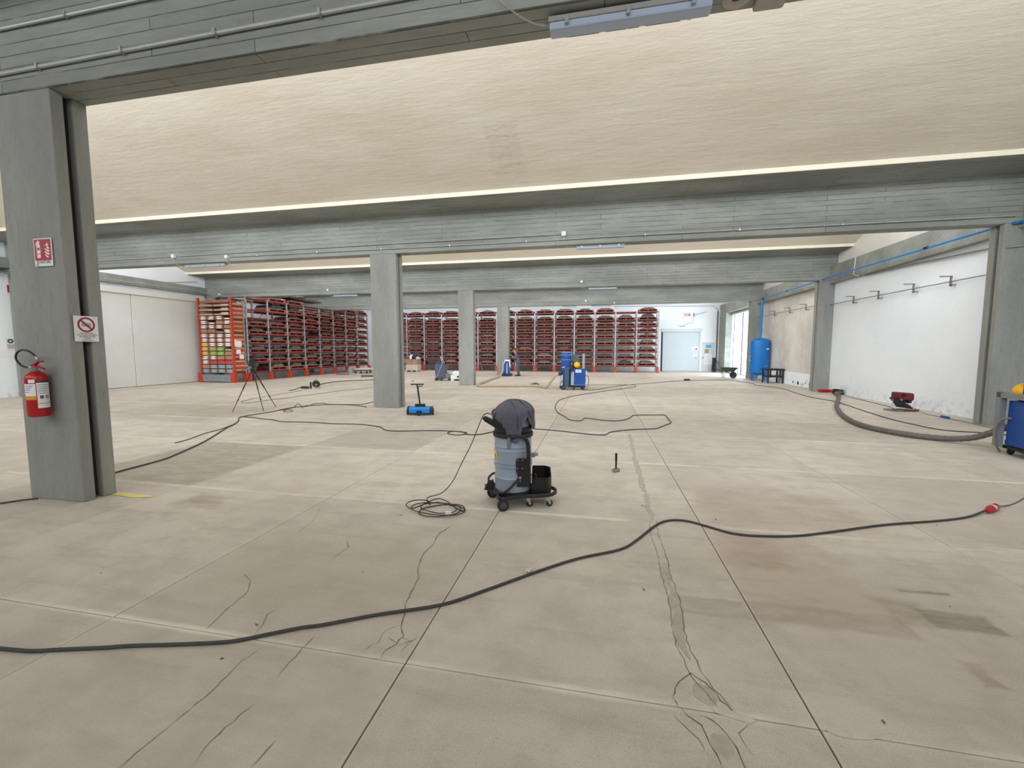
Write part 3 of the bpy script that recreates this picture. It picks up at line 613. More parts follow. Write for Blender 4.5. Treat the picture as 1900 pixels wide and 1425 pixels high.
def rack(name, label, n, loc, rotz, tag, endname, empties=(), lowfirst=()):
    t = thing(name, label, 'rack', loc, rotz)
    for k in range(n+1):
        for yy in (0, 1.0): link('upright', POST, t, (k*bay, yy, 0), (0, 0, 0 if yy == 0 else PI))
        link('foot_guard', GUARD, t, (k*bay, -.03, 0))
        MB().tube([(k*bay, 0, .3), (k*bay, 1, 1.2), (k*bay, 0, 2.1), (k*bay, 1, 3.0), (k*bay, 0, 3.9)], .014, 5).ob('brace', M_DRED, t)
    R = Matrix.Translation(loc) @ Matrix.Rotation(rotz, 4, 'Z')
    for k in range(n):
        for li, z in enumerate(LEV):
            for yy in (0, 1.0): link('shelf_beam', RBEAM, t, (k*bay, yy, z))
            if (k, li) in empties: continue
            lbl = '%s shelf of %s, %s bay from %s' % (ORD[li], tag, ORD[k if endname[1] else n-1-k], endname[0])
            p = R @ Vector((k*bay+bay/2+random.uniform(-.02, .02), .48, z+.0365))
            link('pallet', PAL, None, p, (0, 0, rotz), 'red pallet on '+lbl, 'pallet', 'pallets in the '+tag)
            if random.random() < .94:
                p2 = p+Vector((0, 0, .1665)); g = random.choice(LOADS)
                s = link('stock_pile', g, None, p2, (0, 0, rotz), 'flat stock pile, '+lbl, 'stock pile', 'stock piles in the '+tag)
                gap = (LEV[li+1]-LEV[li] if li < 8 else .4)-.05-.0365-.1665-.02
                top = max(v.co.z for v in g.vertices)
                s.scale = (random.uniform(.85, 1.0), 1, min(1.0, gap/top)*random.uniform(.8, 1))
    return t
rack('pallet_rack', 'long red pallet rack full of flat stock along the back wall', 14, (4.08-14*bay, 31.4, 0), 0, 'back wall rack', ('its right end', False), {(12, 8), (0, 0), (2, 0)})
rack('pallet_rack', 'red pallet rack along the left wall behind the tripod', 8, (-17.9, 18.86, 0), PI/2, 'left wall rack', ('its near end', True), {(0, 8), (0, 7), (0, 6), (3, 4), (0, 0), (1, 6), (4, 8), (3, 8), (5, 8)})
# orange end rack with boxes
ER = thing('shelf_rack', 'orange shelf rack of small labelled boxes at the near end of left rack', 'rack', (-19.88, 17.95, 0))
EW, ED = 1.95, .78
for x in (0, EW):
    MB().box(x-.05, x+.05, 0, .09, 0, 4.25).ob('upright', M_ORANGE, ER)
    MB().box(x-.04, x+.04, ED-.06, ED, 0, 4.15).ob('upright', M_GALV, ER)
    MB().prism([(x-.11, -.1), (x+.11, -.1), (x+.11, .1), (x-.11, .1)], 0, .5, 'z').ob('foot_guard', M_ORANGE, ER)
MB().box(EW-.1, EW+.1, ED-.12, ED+.06, 0, .48).ob('foot_guard', M_ORANGE, ER)
g = MB().box(.11, EW-.11, -.06, -.03, .05, .4).ob('base_guard', pm('grey_guard', (128, 138, 142), .5), ER)
for k in range(4): MB().lathe((.35+k*.4, -.062, .24), [(.022, -.002), (.022, .004)], 10, 'y').ob('bolt', M_BLACK, g)
NR = 16
for k in range(NR):
    z = .5+k*.222
    MB().box(.05, EW-.05, .02, ED-.06, z-.02, z).ob('shelf', M_RED, ER)
    if k < NR: MB().box(EW-.012, EW+.012, .09, ED-.06, z-.04, z+.07).ob('side_rail', M_ORANGE if k % 3 else M_RED, ER); MB().box(EW-.03, EW-.014, .09, ED-.06, z+.08, z+.17).ob('side_board', M_WOOD, ER)
LBL = {'w': pm('white_label', (236, 236, 240), .7), 'y': pm('yellow_label', (244, 200, 50), .7), 'g': pm('green_label', (110, 214, 80), .7), 'b': pm('blue_label', (80, 196, 226), .7)}
rows = {0: 'bbbb', 1: 'nbbb', 2: 'wrrr', 3: 'wwnn', 4: 'yggn', 5: 'yggg', 6: 'ywww', 7: 'wwww', 8: 'wwww', 9: 'nnnw', 10: 'wwwn', 11: 'wwnw', 12: 'wwww'}
BOXM = MB().box(-.2, .2, 0, .6, 0, .085).mesh('carton', M_CARD); CARM = MB().box(-.2, .2, 0, .6, 0, .085).mesh('carton', pm('red_carton', (190, 70, 66), .7))
LBM = {k: MB().box(-.12, .12, -.004, 0, .015, .072).mesh('label', v) for k, v in LBL.items()}
CN = {'w': 'white', 'y': 'yellow', 'g': 'green', 'b': 'blue', 'n': 'no', 'r': 'no'}
for k, s in rows.items():
    for c, ch in enumerate(s):
        for u in range(2):
            if (k, c, u) in ((5, 3, 1), (9, 2, 1), (11, 1, 1), (12, 3, 1)): continue
            o = link('carton', CARM if ch == 'r' else BOXM, None, (-19.88+.27+c*.47+random.uniform(-.015, .015), 17.97+random.uniform(0, .03), .501+k*.222+u*.0875), None,
                     '%s %s carton with %s label, %s row up, %s column, orange shelf rack' % ('upper' if u else 'lower', 'red' if ch == 'r' else 'brown', CN[ch], ORD[k], ORD[c]), 'carton', 'cartons in the orange shelf rack')
            if ch in LBM: link('label', LBM[ch], o)
for k in (13, 14, 15):
    for u in range(2):
        MB().box(0, .8+.05*u, 0, .58, 0, .06).ob('plank', M_WOOD, loc=(-19.81+u*.9, 17.96, .501+k*.222), label='%s raw wood plank on the %s row of the orange shelf rack' % ('right' if u else 'left', ORD[k]), cat='plank')
for u in range(3): MB().box(0, 1.7, 0, .5, 0, .04).ob('plank', M_PALT, loc=(-19.78+u*.03, 17.98, 4.0+u*.045), label='%s brown plank lying on top of the orange shelf rack' % ('lowest', 'middle', 'topmost')[u], cat='plank')
for y, z, a, b in [(.12, 2.0, .1, .18), (.38, 1.95, .16, .16), (.34, 1.55, .13, .11), (.52, 1.3, .13, .12)]:
    MB().box(0, .004, -a, a, -b, b).ob('notice', M_PAPER, loc=(-19.88+EW+.016, 17.95+y, z), label='white notice sheet on the rack side, %s' % {2.0: 'taped near the front edge', 1.95: 'largest one', 1.55: 'below the largest', 1.3: 'lowest one'}[z], cat='notice')
# planks heaped over the left rack
for k, (y, zz, x) in enumerate([(21.2, 4.5, -18.3), (22.8, 4.52, -18.25), (24.2, 4.5, -18.3)]):
    m = MB()
    for u in range(5): m.rbox((random.uniform(-.1, .1), random.uniform(-.2, .2), u*.03), (.8, 1.4, .022), (random.uniform(-.04, .04), random.uniform(-.03, .03), random.uniform(-.1, .1)))
    m.ob('board_heap', LM[2], loc=(x, y, zz+.16), label='loose brown boards heaped on top of the left rack, %s heap' % ('nearest', 'middle', 'farthest')[k], cat='boards', kind='stuff')

# ------------------------------------------------------------------ cables and hoses on the floor
def cable(pts, r, label, mat=M_CABLE, name='cable', cat='cable', k=5, closed=False, z=None, n=6):
    P = smooth([(p[0], p[1], (p[2] if len(p) > 2 else r+.002)) for p in pts], k, closed)
    o = P[0].copy(); o.z = 0
    t = thing(name, label, cat, o); MB().tube([p-o for p in P], r, n).ob('sheath', mat, t); return t
FC = [(-3.49, 1.61), (-3.28, 1.63), (-3.09, 1.65), (-2.95, 1.69), (-2.73, 1.75), (-2.57, 1.8), (-2.33, 1.86), (-2.06, 1.94), (-1.89, 2.04), (-1.74, 2.13), (-1.63, 2.18), (-1.35, 2.34), (-0.99, 2.52), (-0.75, 2.74), (-0.42, 3.07), (-0.13, 3.33), (0.2, 3.55), (0.35, 3.75), (0.56, 4.12), (0.7, 4.27), (0.86, 4.3), (1.03, 4.21), (1.24, 4.08), (1.5, 4.08), (1.8, 4.15), (2.18, 4.32), (2.72, 4.58), (3.31, 4.8), (3.67, 4.97), (3.95, 5.15, .03)]
t = cable([(-3.9, 1.62)]+FC, .0105, 'thick dark cable snaking across the foreground to a red plug', M_CABLE, n=8)
t = thing('plug_connector', 'red and white plug connector on the floor at the right', 'connector', (4.07, 5.23, .035), math.atan2(.14, .17))
MB().lathe((0, 0, 0), [(.014, -.16), (.024, -.14), (.03, -.07), (.036, -.06), (.036, -.02)], 14, 'x').ob('plug', M_REDG, t); MB().lathe((0, 0, 0), [(.032, -.02), (.032, .03)], 14, 'x').ob('collar', M_WHITE, t)
MB().lathe((0, 0, 0), [(.036, .03), (.036, .09), (.028, .1), (.016, .15)], 14, 'x').ob('socket', M_REDG, t)
cable([(4.19, 5.33, .03), (4.38, 5.45), (4.56, 5.58), (4.78, 5.77), (5.34, 6.26), (6.2, 7.2)], .006, 'thin cable running on from the red plug to the right edge', M_CABLE2)
cable([(-6.8, 3.02), (-6.5, 3.2), (-6.3, 3.42), (-6.2, 3.49)], .009, 'short dark cable passing behind the foot of the big left column')
cable([(-5.9, 3.9), (-6.38, 3.95), (-6.46, 4.47), (-6.5, 5.12), (-6.64, 5.5), (-7.05, 6.35), (-7.79, 7.54), (-7.97, 7.89), (-8.24, 8.29), (-8.64, 8.73), (-8.7, 8.89), (-8.68, 9.24), (-8.6, 9.73), (-8.64, 10.13), (-8.63, 10.58), (-8.49, 10.84), (-8.43, 11.1), (-8.02, 11.37), (-7.33, 11.44), (-6.62, 11.15)], .011, 'dark cable from the big left column to the second column')
cable([(-8.6, 10.0), (-8.63, 10.58), (-9.08, 11.36), (-8.7, 11.03), (-8.29, 10.57)], .008, 'loose looped cable end near the second column')
cable([(-8.42, 9.97), (-8.48, 10.17), (-8.31, 10.15), (-8.12, 9.93), (-8.17, 9.82), (-8.34, 9.89)], .008, 'small ring of dark cable near the tripod foot', closed=True)
cable([(-8.41, 10.8), (-8.43, 11.04), (-8.59, 11.46), (-8.42, 11.64), (-8.11, 11.46), (-7.82, 11.49), (-7.24, 11.58), (-7.05, 11.65), (-7.07, 12.36), (-7.21, 13.0)], .009, 'dark cable passing behind the second column')
LP = [(-8.7, 8.89), (-8.52, 8.86), (-8.3, 8.84), (-7.98, 8.7), (-7.57, 8.64), (-7.38, 8.53), (-7.1, 8.47), (-6.46, 8.52), (-5.88, 8.46), (-5.27, 8.51), (-4.69, 8.34), (-4.41, 8.07), (-4.26, 7.97), (-4.01, 7.95), (-3.35, 8.14), (-2.92, 8.17), (-2.67, 8.11), (-2.54, 7.92), (-2.3, 7.94), (-2.06, 8.32), (-1.77, 8.64), (-1.38, 8.76), (-0.73, 8.62), (-0.14, 8.4), (0.1, 8.4), (0.18, 8.48), (0.29, 8.75), (0.72, 9.09), (1.17, 9.27), (1.31, 9.46), (1.47, 9.77), (1.65, 10.11), (1.67, 10.52), (1.69, 11.19), (1.52, 11.26), (0.94, 11.09), (0.85, 10.93), (0.73, 10.52), (0.51, 10.18), (0.22, 10.12), (-0.26, 10.38), (-0.33, 10.3), (-0.37, 10.03), (-0.51, 9.95), (-0.68, 10.12), (-0.81, 10.53), (-1.05, 11.2), (-1.22, 12.27), (-1.26, 13.62), (-1.1, 14.57), (-0.6, 15.79), (0.35, 17.44), (1.49, 19.27), (1.66, 19.85), (1.62, 20.57), (0.75, 20.36), (-0.45, 20.0), (-1.46, 19.5)]
cable(LP, .0105, 'long dark cable looping across the middle of the floor behind the vacuum')
cable([(-2.96, 7.99), (-2.93, 8.14), (-2.78, 8.17), (-2.59, 8.07), (-2.58, 7.91), (-2.73, 7.82), (-2.9, 7.89)], .009, 'small ring of cable left of the vacuum', closed=True)
cable([(-0.6, 17.59), (-0.16, 17.68), (0.57, 19.24), (1.64, 20.85), (2.47, 21.67), (4.66, 24.03), (6.83, 24.59), (7.2, 24.05), (7.39, 22.41), (7.21, 21.57), (7.57, 20.78), (7.7, 19.67), (7.5, 18.45), (7.32, 16.71), (7.42, 15.84), (7.5, 15.21), (7.35, 14.44), (6.96, 12.02), (6.94, 10.96), (7.08, 10.32), (7.62, 10.16), (7.85, 9.99), (8.03, 9.97)], .011, 'dark cable curving round the right side of the hall to the right edge')
t = thing('cable_coupling', 'small black cable coupling on the floor before the sliding door', 'connector', (4.66, 24.03, .05)); MB().lathe((0, 0, 0), [(.02, -.16), (.05, -.12), (.05, .12), (.02, .16)], 10, 'x').ob('body', M_BLACK, t)
cable([(-11.13, 11.39), (-11.28, 11.57), (-11.6, 12.65), (-11.71, 14.22), (-11.77, 14.72), (-11.93, 15.27), (-11.93, 15.8)], .007, 'thin cable from the tripod to the cable reel', M_CABLE2)
cable([(-10.97, 11.21), (-10.78, 11.25), (-10.66, 11.99), (-10.36, 14.2), (-10.21, 15.22), (-9.67, 16.85), (-9.27, 18.5)], .007, 'thin cable running from the tripod behind the second column', M_CABLE2)
cable([(-7.46, 6.13), (-7.51, 6.44), (-7.72, 6.96), (-7.8, 7.41), (-7.98, 7.86)], .008, 'short branch of dark cable on the left floor')
cable([(-12.0, 16.4, .05), (-12.7, 17.3), (-13.0, 18.03), (-13.2, 19.2), (-12.88, 20.16), (-12.27, 20.68), (-11.98, 21.35)], .02, 'thick dark cable from the reel towards the second column')
cable([(-12.26, 14.86), (-12.31, 15.2), (-12.73, 16.09), (-12.95, 16.6), (-12.3, 16.3)], .014, 'short dark cable left of the reel')
cable([(8.75, 17.3), (8.57, 15.92), (8.38, 14.35), (8.1, 13.6, .03)], .009, 'thin cable from the dark bundle to the red heater', M_CABLE2)
cable([(8.2, 13.45, .33), (8.32, 13.3, .15), (8.37, 12.9, .02), (8.37, 12.47), (8.36, 11.6), (8.3, 10.9), (8.25, 10.3)], .008, 'thin cable from the red heater to a blue coupling', M_CABLE2)
t = thing('cable_coupling', 'blue cable coupling on the floor right of the red heater', 'connector', (8.36, 12.2, .03), PI/2); MB().lathe((0, 0, 0), [(.015, -.14), (.03, -.1), (.03, .1), (.015, .14)], 10, 'x').ob('body', M_BLUE, t)
def hose(pts, r, label, mat, k=8):
    P = smooth(pts, k); o = P[0].copy(); o.z = 0
    t = thing('hose', label, 'hose', o); L = [P[0]]
    for a, b in zip(P, P[1:]):
        n = max(1, int((b-a).length/.035)); L += [a.lerp(b, (j+1)/n) for j in range(n)]
    MB().tube([p-o for p in L], [r*(1.05 if i % 2 else .93) for i in range(len(L))], 10).ob('tube', mat, t); return t
hose([(8.86, 17.7, .1), (8.5, 17.4, .08), (8.23, 16.64, .06), (7.08, 14.39, .06), (6.45, 13.07, .06), (5.81, 11.37, .06), (5.59, 10.22, .06), (5.8, 9.47, .06), (6.2, 9.1, .06), (6.45, 8.8, .14), (6.58, 8.5, .33), (6.68, 8.28, .5)], .052, 'big grey ribbed suction hose curving to the machine at the right edge', pm('grey_hose', (104, 100, 96), .7, var=.1, scale=20))
M_BHOSE = pm('beige_hose', (178, 166, 136), .7, var=.08, scale=10)
hose([(-1.6, 17.75, .62), (-1.75, 17.75, .6), (-1.95, 17.8, .35), (-2.15, 17.9, .08), (-2.39, 18.3, .06), (-2.95, 18.6, .06), (-3.56, 18.5, .06), (-4.26, 18.35, .06), (-4.83, 18.2, .06), (-5.15, 18.15, .06), (-5.38, 18.5, .06), (-5.48, 19.13, .06), (-5.6, 20.5, .06), (-5.72, 22.3, .06), (-5.75, 24.2, .08), (-5.8, 25.4, .3), (-5.83, 25.75, .75), (-5.72, 25.85, .86)], .055, 'beige suction hose from the blue extractor to the floor grinder', M_BHOSE)
cable([(-2.97, 18.9, .1), (-3.05, 19.8), (-2.94, 20.2), (-2.76, 19.68), (-2.6, 18.6, .1)], .04, 'small loop of brown hose left of the blue extractor', pm('brown_hose', (128, 116, 100), .7), 'hose', 'hose')
# coil of the vacuum's power cord
cc = []
for i in range(50):
    a = i*2*PI/15; r = .2+.03*math.sin(i*.9); cc.append((-1.62+.06*math.sin(i*.23)+(r+.03)*math.cos(a), 4.08+r*.85*math.sin(a)+.03*math.cos(i*.31), .008+.0006*i))
cc2 = [(-1.86+.13*math.cos(a), 4.1+.12*math.sin(a), .05) for a in [k*.8 for k in range(8)]]
cable([(-1.17, 4.53, .97), (-1.2, 4.52, .985), (-1.25, 4.51, .96), (-1.29, 4.5, .87), (-1.38, 4.48, .64), (-1.5, 4.46, .4), (-1.6, 4.45, .2), (-1.72, 4.42, .07), (-1.85, 4.32, .04)]+cc2[:7]+[(-1.7, 4.3, .05)]+cc, .0055, 'black power cord hanging from the vacuum and coiled on the floor', pm('black_cord', (44, 40, 40), .5), k=4)
MB().box(-.03, .03, -.012, .012, 0, .02).ob('cord_tag', M_WHITE, loc=(-1.46, 3.93, .045), rot=(0, 0, .3), label='small white tag on the coiled cord', cat='tag')

# ------------------------------------------------------------------ grey industrial vacuum
V = thing('vacuum_cleaner', 'grey industrial drum vacuum on a black wheeled frame, mid floor', 'vacuum cleaner', (-.91, 4.5, 0), YAW)
dr = MB().lathe((0, 0, 0), [(.19, .16), (.2, .17), (.2, .3), (.207, .31), (.2, .32), (.2, .43), (.213, .435), (.213, .445), (.203, .45), (.203, .47), (.213, .475), (.213, .485), (.203, .49), (.203, .6), (.209, .607), (.203, .615), (.203, .645), (.209, .652), (.203, .66), (.203, .76)], 40).ob('drum', M_GREYB, V)
MB().lathe((0, 0, 0), [(.2, .75), (.218, .755), (.222, .775), (.218, .8), (.2, .805)], 40).ob('rim', M_RUB, V)
MB().lathe((0, 0, 0), [(.198, .8), (.198, .84), (.19, .9), (.185, .99), (.16, 1.04), (.05, 1.07)], 32).ob('motor_head', pm('head_paint', (134, 146, 154), .4), V)
MB().lathe((0, 0, 0), [(.2, .805), (.204, .81), (.204, .86), (.196, .87)], 32).ob('head_band', M_BLACK, V)
MB().prism([(-.06, .78), (-.3, .93), (-.33, .965), (-.3, .985), (-.1, .9), (.0, .85)], -.16, -.09, 'y').ob('handle', M_BLACK, V, bevel=.008)
MB().tube(smooth([(-.18, -.14, .9), (-.2, -.14, .97), (-.175, -.13, 1.02)], 4), .012, 8).ob('cord_outlet', M_BLACK, V)
MB().box(-.06, -.03, -.225, -.205, .66, .77).box(-.055, -.035, -.235, -.22, .7, .76).ob('latch', M_STEEL, V)
MB().tube(smooth([(-.02, -.225, .775), (.05, -.225, .785), (.11, -.215, .775), (.15, -.2, .72), (.163, -.19, .62), (.165, -.18, .45), (.165, -.18, .28)], 5), .021, 10).ob('tilt_bar', M_RUB, V)
pl = MB().prism([(.03, .42), (.03, .53), (.04, .545), (.15, .545), (.16, .53), (.175, .24), (.04, .24), (.06, .33)], -.215, -.203, 'y').ob('bracket_plate', M_BLACK, V)
m = MB()
for x, z in ((.045, .53), (.1, .53), (.045, .44), (.1, .44)): m.lathe((x, -.219, z), [(.006, -.002), (.006, .006)], 10, 'y')
m.lathe((.075, -.22, .34), [(.013, -.002), (.013, .008)], 12, 'y').lathe((.075, -.22, .305), [(.007, -.002), (.007, .006)], 10, 'y').ob('screws', M_GALV, pl)
MB().tube(smooth([(.06, -.21, .33), (.0, -.22, .26), (-.08, -.22, .19), (-.13, -.2, .17), (-.19, -.15, .2)], 5), .013, 8).ob('pedal_bar', M_RUB, V)
MB().tube(smooth([(-.16, .1, .3), (-.22, .08, .3), (-.27, .06, .26), (-.27, .02, .2)], 4), .013, 8).ob('foot_lever', M_RUB, V)
MB().prism([(-.32, .14), (-.2, .14), (-.22, .24), (-.28, .22)], -.02, .06, 'y').ob('foot_pedal', M_BLACK, V)
MB().box(.18, .24, -.1, -.04, .53, .57).lathe((.25, -.07, .56), [(.02, -.02), (.02, .02)], 12, 'x').ob('inlet', M_STEEL, V)
yl = MB(); 
for k in range(5):
    a0, a1 = math.radians(188+k*5), math.radians(193+k*5)
    yl.add([(.2055*math.cos(a0), .2055*math.sin(a0), .52), (.2055*math.cos(a1), .2055*math.sin(a1), .52), (.2055*math.cos(a1), .2055*math.sin(a1), .6), (.2055*math.cos(a0), .2055*math.sin(a0), .6)], [(0, 1, 2, 3)])
w_ = yl.ob('warning_label', M_YEL, V, label='yellow warning label'); yl2 = MB()
yl2.add([(.2065*math.cos(math.radians(a)), .2065*math.sin(math.radians(a)), z) for a, z in ((196, .53), (206, .53), (201, .58))], [(0, 1, 2)]).ob('triangle_mark', M_BLACK, w_)
fr = [(-.13, -.28, .13), (.1, -.2, .13), (.42, -.15, .135), (.44, .08, .135), (.1, .2, .13), (-.28, .2, .13), (-.27, .05, .13), (-.16, -.12, .13)]
MB().tube(smooth(fr, 3, True), .018, 8, flat=1.2).ob('frame', M_RUB, V)
MB().lathe((0, 0, 0), [(.21, .12), (.225, .13), (.225, .165), (.21, .17)], 32).ob('base_ring', M_BLACK, V)
MB().prism([(-.14, -.26), (.41, -.15), (.42, .06), (-.24, .18)], .115, .128, 'z').ob('deck', M_BLACK, V)
def wheel(par, x, y, r, wd, rot=0, hub=True):
    o = MB().lathe((0, 0, 0), [(r*.8, -wd/2), (r*.97, -wd/2), (r, -wd/4), (r, wd/4), (r*.97, wd/2), (r*.8, wd/2)], 24, 'y').ob('wheel', M_RUB, par, loc=(x, y, r), rot=(0, 0, rot))
    if hub: MB().lathe((0, 0, 0), [(.008, -wd/2-.006), (r*.55, -wd/2-.003), (r*.6, -wd/2+.002), (r*.6, wd/2-.002), (r*.55, wd/2+.003), (.008, wd/2+.006)], 16, 'y').ob('hub', pm('dark_hub', (70, 72, 74), .4), o)
    return o
wheel(V, -.105, -.27, .062, .045, .25); wheel(V, -.235, .14, .062, .045, .25)
for x, y in ((.16, -.14), (.375, -.13)):
    wheel(V, x+.02, y, .036, .026, .5); MB().prism([(x-.03, .13), (x+.025, .13), (x+.035, .03), (x+.005, .03)], y-.022, y-.016, 'y').box(x-.03, x+.03, y-.025, y+.025, .115, .13).ob('caster_fork', M_GALV, V)
tb = [(.2, -.13), (.38, -.13), (.42, -.06), (.42, .06), (.36, .12), (.22, .12)]
m = MB(); n = len(tb); cx, cy = .31, -.01; inn = [((x-cx)*.93+cx, (y-cy)*.93+cy) for x, y in tb]; lf = lambda x, y: .4-.12*max(0, (x-.3)) 
vs = [(x, y, .14) for x, y in tb]+[(x, y, 0.31 if y < 0 else .38) for x, y in tb]+[(x, y, 0.31 if y < 0 else .38) for x, y in inn]+[(x, y, .16) for x, y in inn]
m.add(vs, [tuple(range(n))[::-1], tuple(range(3*n, 4*n))]+[(l*n+i, l*n+(i+1) % n, (l+1)*n+(i+1) % n, (l+1)*n+i) for l in range(3) for i in range(n)]).ob('tool_bin', M_BLACK, V)
MB().tube([(.24, -.1, .35), (.3, -.1, .16)], .012, 6).ob('bin_strut', M_RUB, V)
# draped garment
def cloth():
    nA, nS = 96, 22; vs = []; fs = []
    ctrl = [(-180, .97), (-150, .95), (-128, .92), (-112, .87), (-104, .735), (-82, .715), (-74, .76), (-66, .93), (-50, .99), (-38, .9), (-24, .835), (0, .83), (30, .84), (90, .87), (140, .95), (180, .97)]
    def hem(a):
        for (a0, h0), (a1, h1) in zip(ctrl, ctrl[1:]):
            if a0 <= a <= a1: t = (a-a0)/(a1-a0); t = t*t*(3-2*t); return h0+(h1-h0)*t
        return .97
    for i in range(nA):
        a = -180+360*i/nA; ar = math.radians(a); h = hem(a)
        for k in range(nS+1):
            s = k/nS
            if s < .5: t = s/.5*PI/2; r = .222*math.sin(t); z = 1.0+.145*math.cos(t)
            else:
                t = (s-.5)/.5; zz = 1.0-(1.0-h)*t; r = .222+.012*t; z = zz
            fold = (math.sin(ar*5+1.3)*.5+math.sin(ar*9+.4*math.sin(ar*2))*.35+math.sin(ar*3+s*5)*.4)*.017*min(1, s*2.2)
            rr = r+fold+.008*math.sin(9*s+ar*2)*s; z += .012*math.sin(ar*3+s*7)*(1-s)
            vs.append((rr*math.cos(ar)+.012*(1-s), rr*math.sin(ar), z))
    for i in range(nA):
        j = (i+1) % nA
        for k in range(nS): fs.append((i*(nS+1)+k, j*(nS+1)+k, j*(nS+1)+k+1, i*(nS+1)+k+1))
    return MB().add(vs, fs, True)
J = thing('jacket', 'charcoal work jacket thrown over the vacuum head, sleeve hanging down', 'jacket', (-.91, 4.5, 0), YAW)
o = cloth().ob('body', M_CLOTH, J); s = o.modifiers.new('thick', 'SOLIDIFY'); s.thickness = .006; s.offset = 1
MB().tube(smooth([(-.05, -.06, 1.15), (.0, -.14, 1.115), (.03, -.2, 1.04), (.045, -.228, .95), (.05, -.235, .84)], 4), .0035, 5).ob('seam', pm('seam_dark', (50, 48, 58), .9), J)
MB().tube(smooth([(.06, -.02, 1.15), (.12, -.1, 1.1), (.17, -.14, 1.03), (.19, -.16, .97)], 4), .0035, 5).ob('seam', pm('seam_dark'  , (50, 48, 58)), J)
MB().tube(smooth([(-.225, -.07, 1.0), (-.215, -.08, 1.035), (-.19, -.1, 1.05), (-.19, -.12, 1.0), (-.2, -.1, .96)], 4), [.012]*17, 8).ob('cuff', M_CLOTH, J)

# ------------------------------------------------------------------ hammer
H = thing('hammer', 'black handled club hammer standing on its steel head', 'hammer', (.26, 5.9, 0), YAW+.5)
MB().prism([(-.055, .006), (-.045, 0), (.045, 0), (.055, .006), (.055, .044), (.045, .05), (-.045, .05), (-.055, .044)], -.022, .022, 'y').ob('head', M_STEEL, H, bevel=.004)
MB().lathe((0, 0, 0), [(.012, .05), (.0125, .12), (.016, .17), (.0165, .24), (.018, .255), (.014, .265)], 12).ob('handle', M_BLACK, H)

# ------------------------------------------------------------------ blue magnetic sweeper
S = thing('magnetic_sweeper', 'bright blue floor sweeper with upright black T handle', 'sweeper', (-4.5, 10.15, 0), YAW)
MB().prism([(-.13, .06), (.13, .06), (.13, .17), (.09, .215), (-.09, .215), (-.13, .17)], -.27, .27, 'x').ob('body', M_SKYB, S, bevel=.01)
for x in (-.3, .3): MB().prism([(-.14, .05), (.14, .05), (.14, .17), (.1, .22), (-.1, .22), (-.14, .17)], x-.012, x+.012, 'x').ob('end_plate', pm('dark_blue_end', (40, 56, 74), .5), S); wheel(S, x+(.025 if x > 0 else -.025), 0, .085, .03, PI/2, False)
MB().box(-.3, .3, -.11, .11, .035, .06).ob('magnet_bar', M_BLACK, S); MB().box(-.13, .13, -.03, .03, .2, .28).ob('handle_socket', M_BLACK, S)
MB().cyl((.0, .0, .22), (-.07, .0, .78), .022, 10).ob('pole', M_BLACK, S); MB().cyl((-.24, 0, .79), (.1, 0, .79), .018, 10).ob('grip', M_BLACK, S); MB().tube([(-.05, 0, .71), (.0, 0, .74), (.07, 0, .74)], .012, 8).ob('release_lever', M_BLACK, S)
wheel(S, 0, -.2, .055, .03, PI/2); MB().box(-.03, .03, -.2, -.12, .11, .125).box(-.05, -.035, -.22, -.12, .05, .125).box(.035, .05, -.22, -.12, .05, .125).ob('wheel_bracket', M_BLACK, S)

# ------------------------------------------------------------------ tripod
T = thing('tripod', 'tall thin black camera tripod in front of the left rack', 'tripod', (-9.3, 10.1, 0))
ft = [(-.28, -.62), (.4, -.3), (.1, .5)]; top = (-.2, .05, 1.1)
for x, y in ft:
    p0 = Vector(top)+Vector((x, y, 0))*.05; p1 = Vector((x, y, .01)); lg = MB().tube([p0, p0.lerp(p1, .45)], .016, 8).ob('leg', M_BLACK, T)
    MB().tube([p0.lerp(p1, .45), p0.lerp(p1, .72)], .012, 8).ob('lower_leg', M_BLACK, lg); MB().tube([p0.lerp(p1, .72), p1], .009, 8).ob('foot_leg', M_BLACK, lg)
    for q in (.45, .72): MB().sphere(p0.lerp(p1, q), .022, 8).ob('lock', M_BLACK, lg)
MB().cyl((-.2, .05, .8), (-.2, .05, 1.22), .018, 8).ob('centre_column', M_BLACK, T); MB().lathe((-.2, .05, 0), [(.05, 1.06), (.06, 1.08), (.06, 1.13), (.03, 1.15)], 12).ob('collar', M_BLACK, T)
MB().rbox((-.22, .05, 1.3), (.14, .09, .16), (0, .1, .4)).rbox((-.2, .05, 1.4), (.1, .1, .06), (0, 0, .4)).ob('pan_head', M_BLACK, T)
MB().tube([(-.22, .05, 1.3), (-.34, -.05, 1.16), (-.42, -.1, 1.1)], .012, 6).ob('pan_arm', M_BLACK, T)
for x, z in ((-.3, 1.22), (-.26, 1.14)): MB().sphere((x, -.02, z), .028, 8).ob('knob', M_STEEL, T)

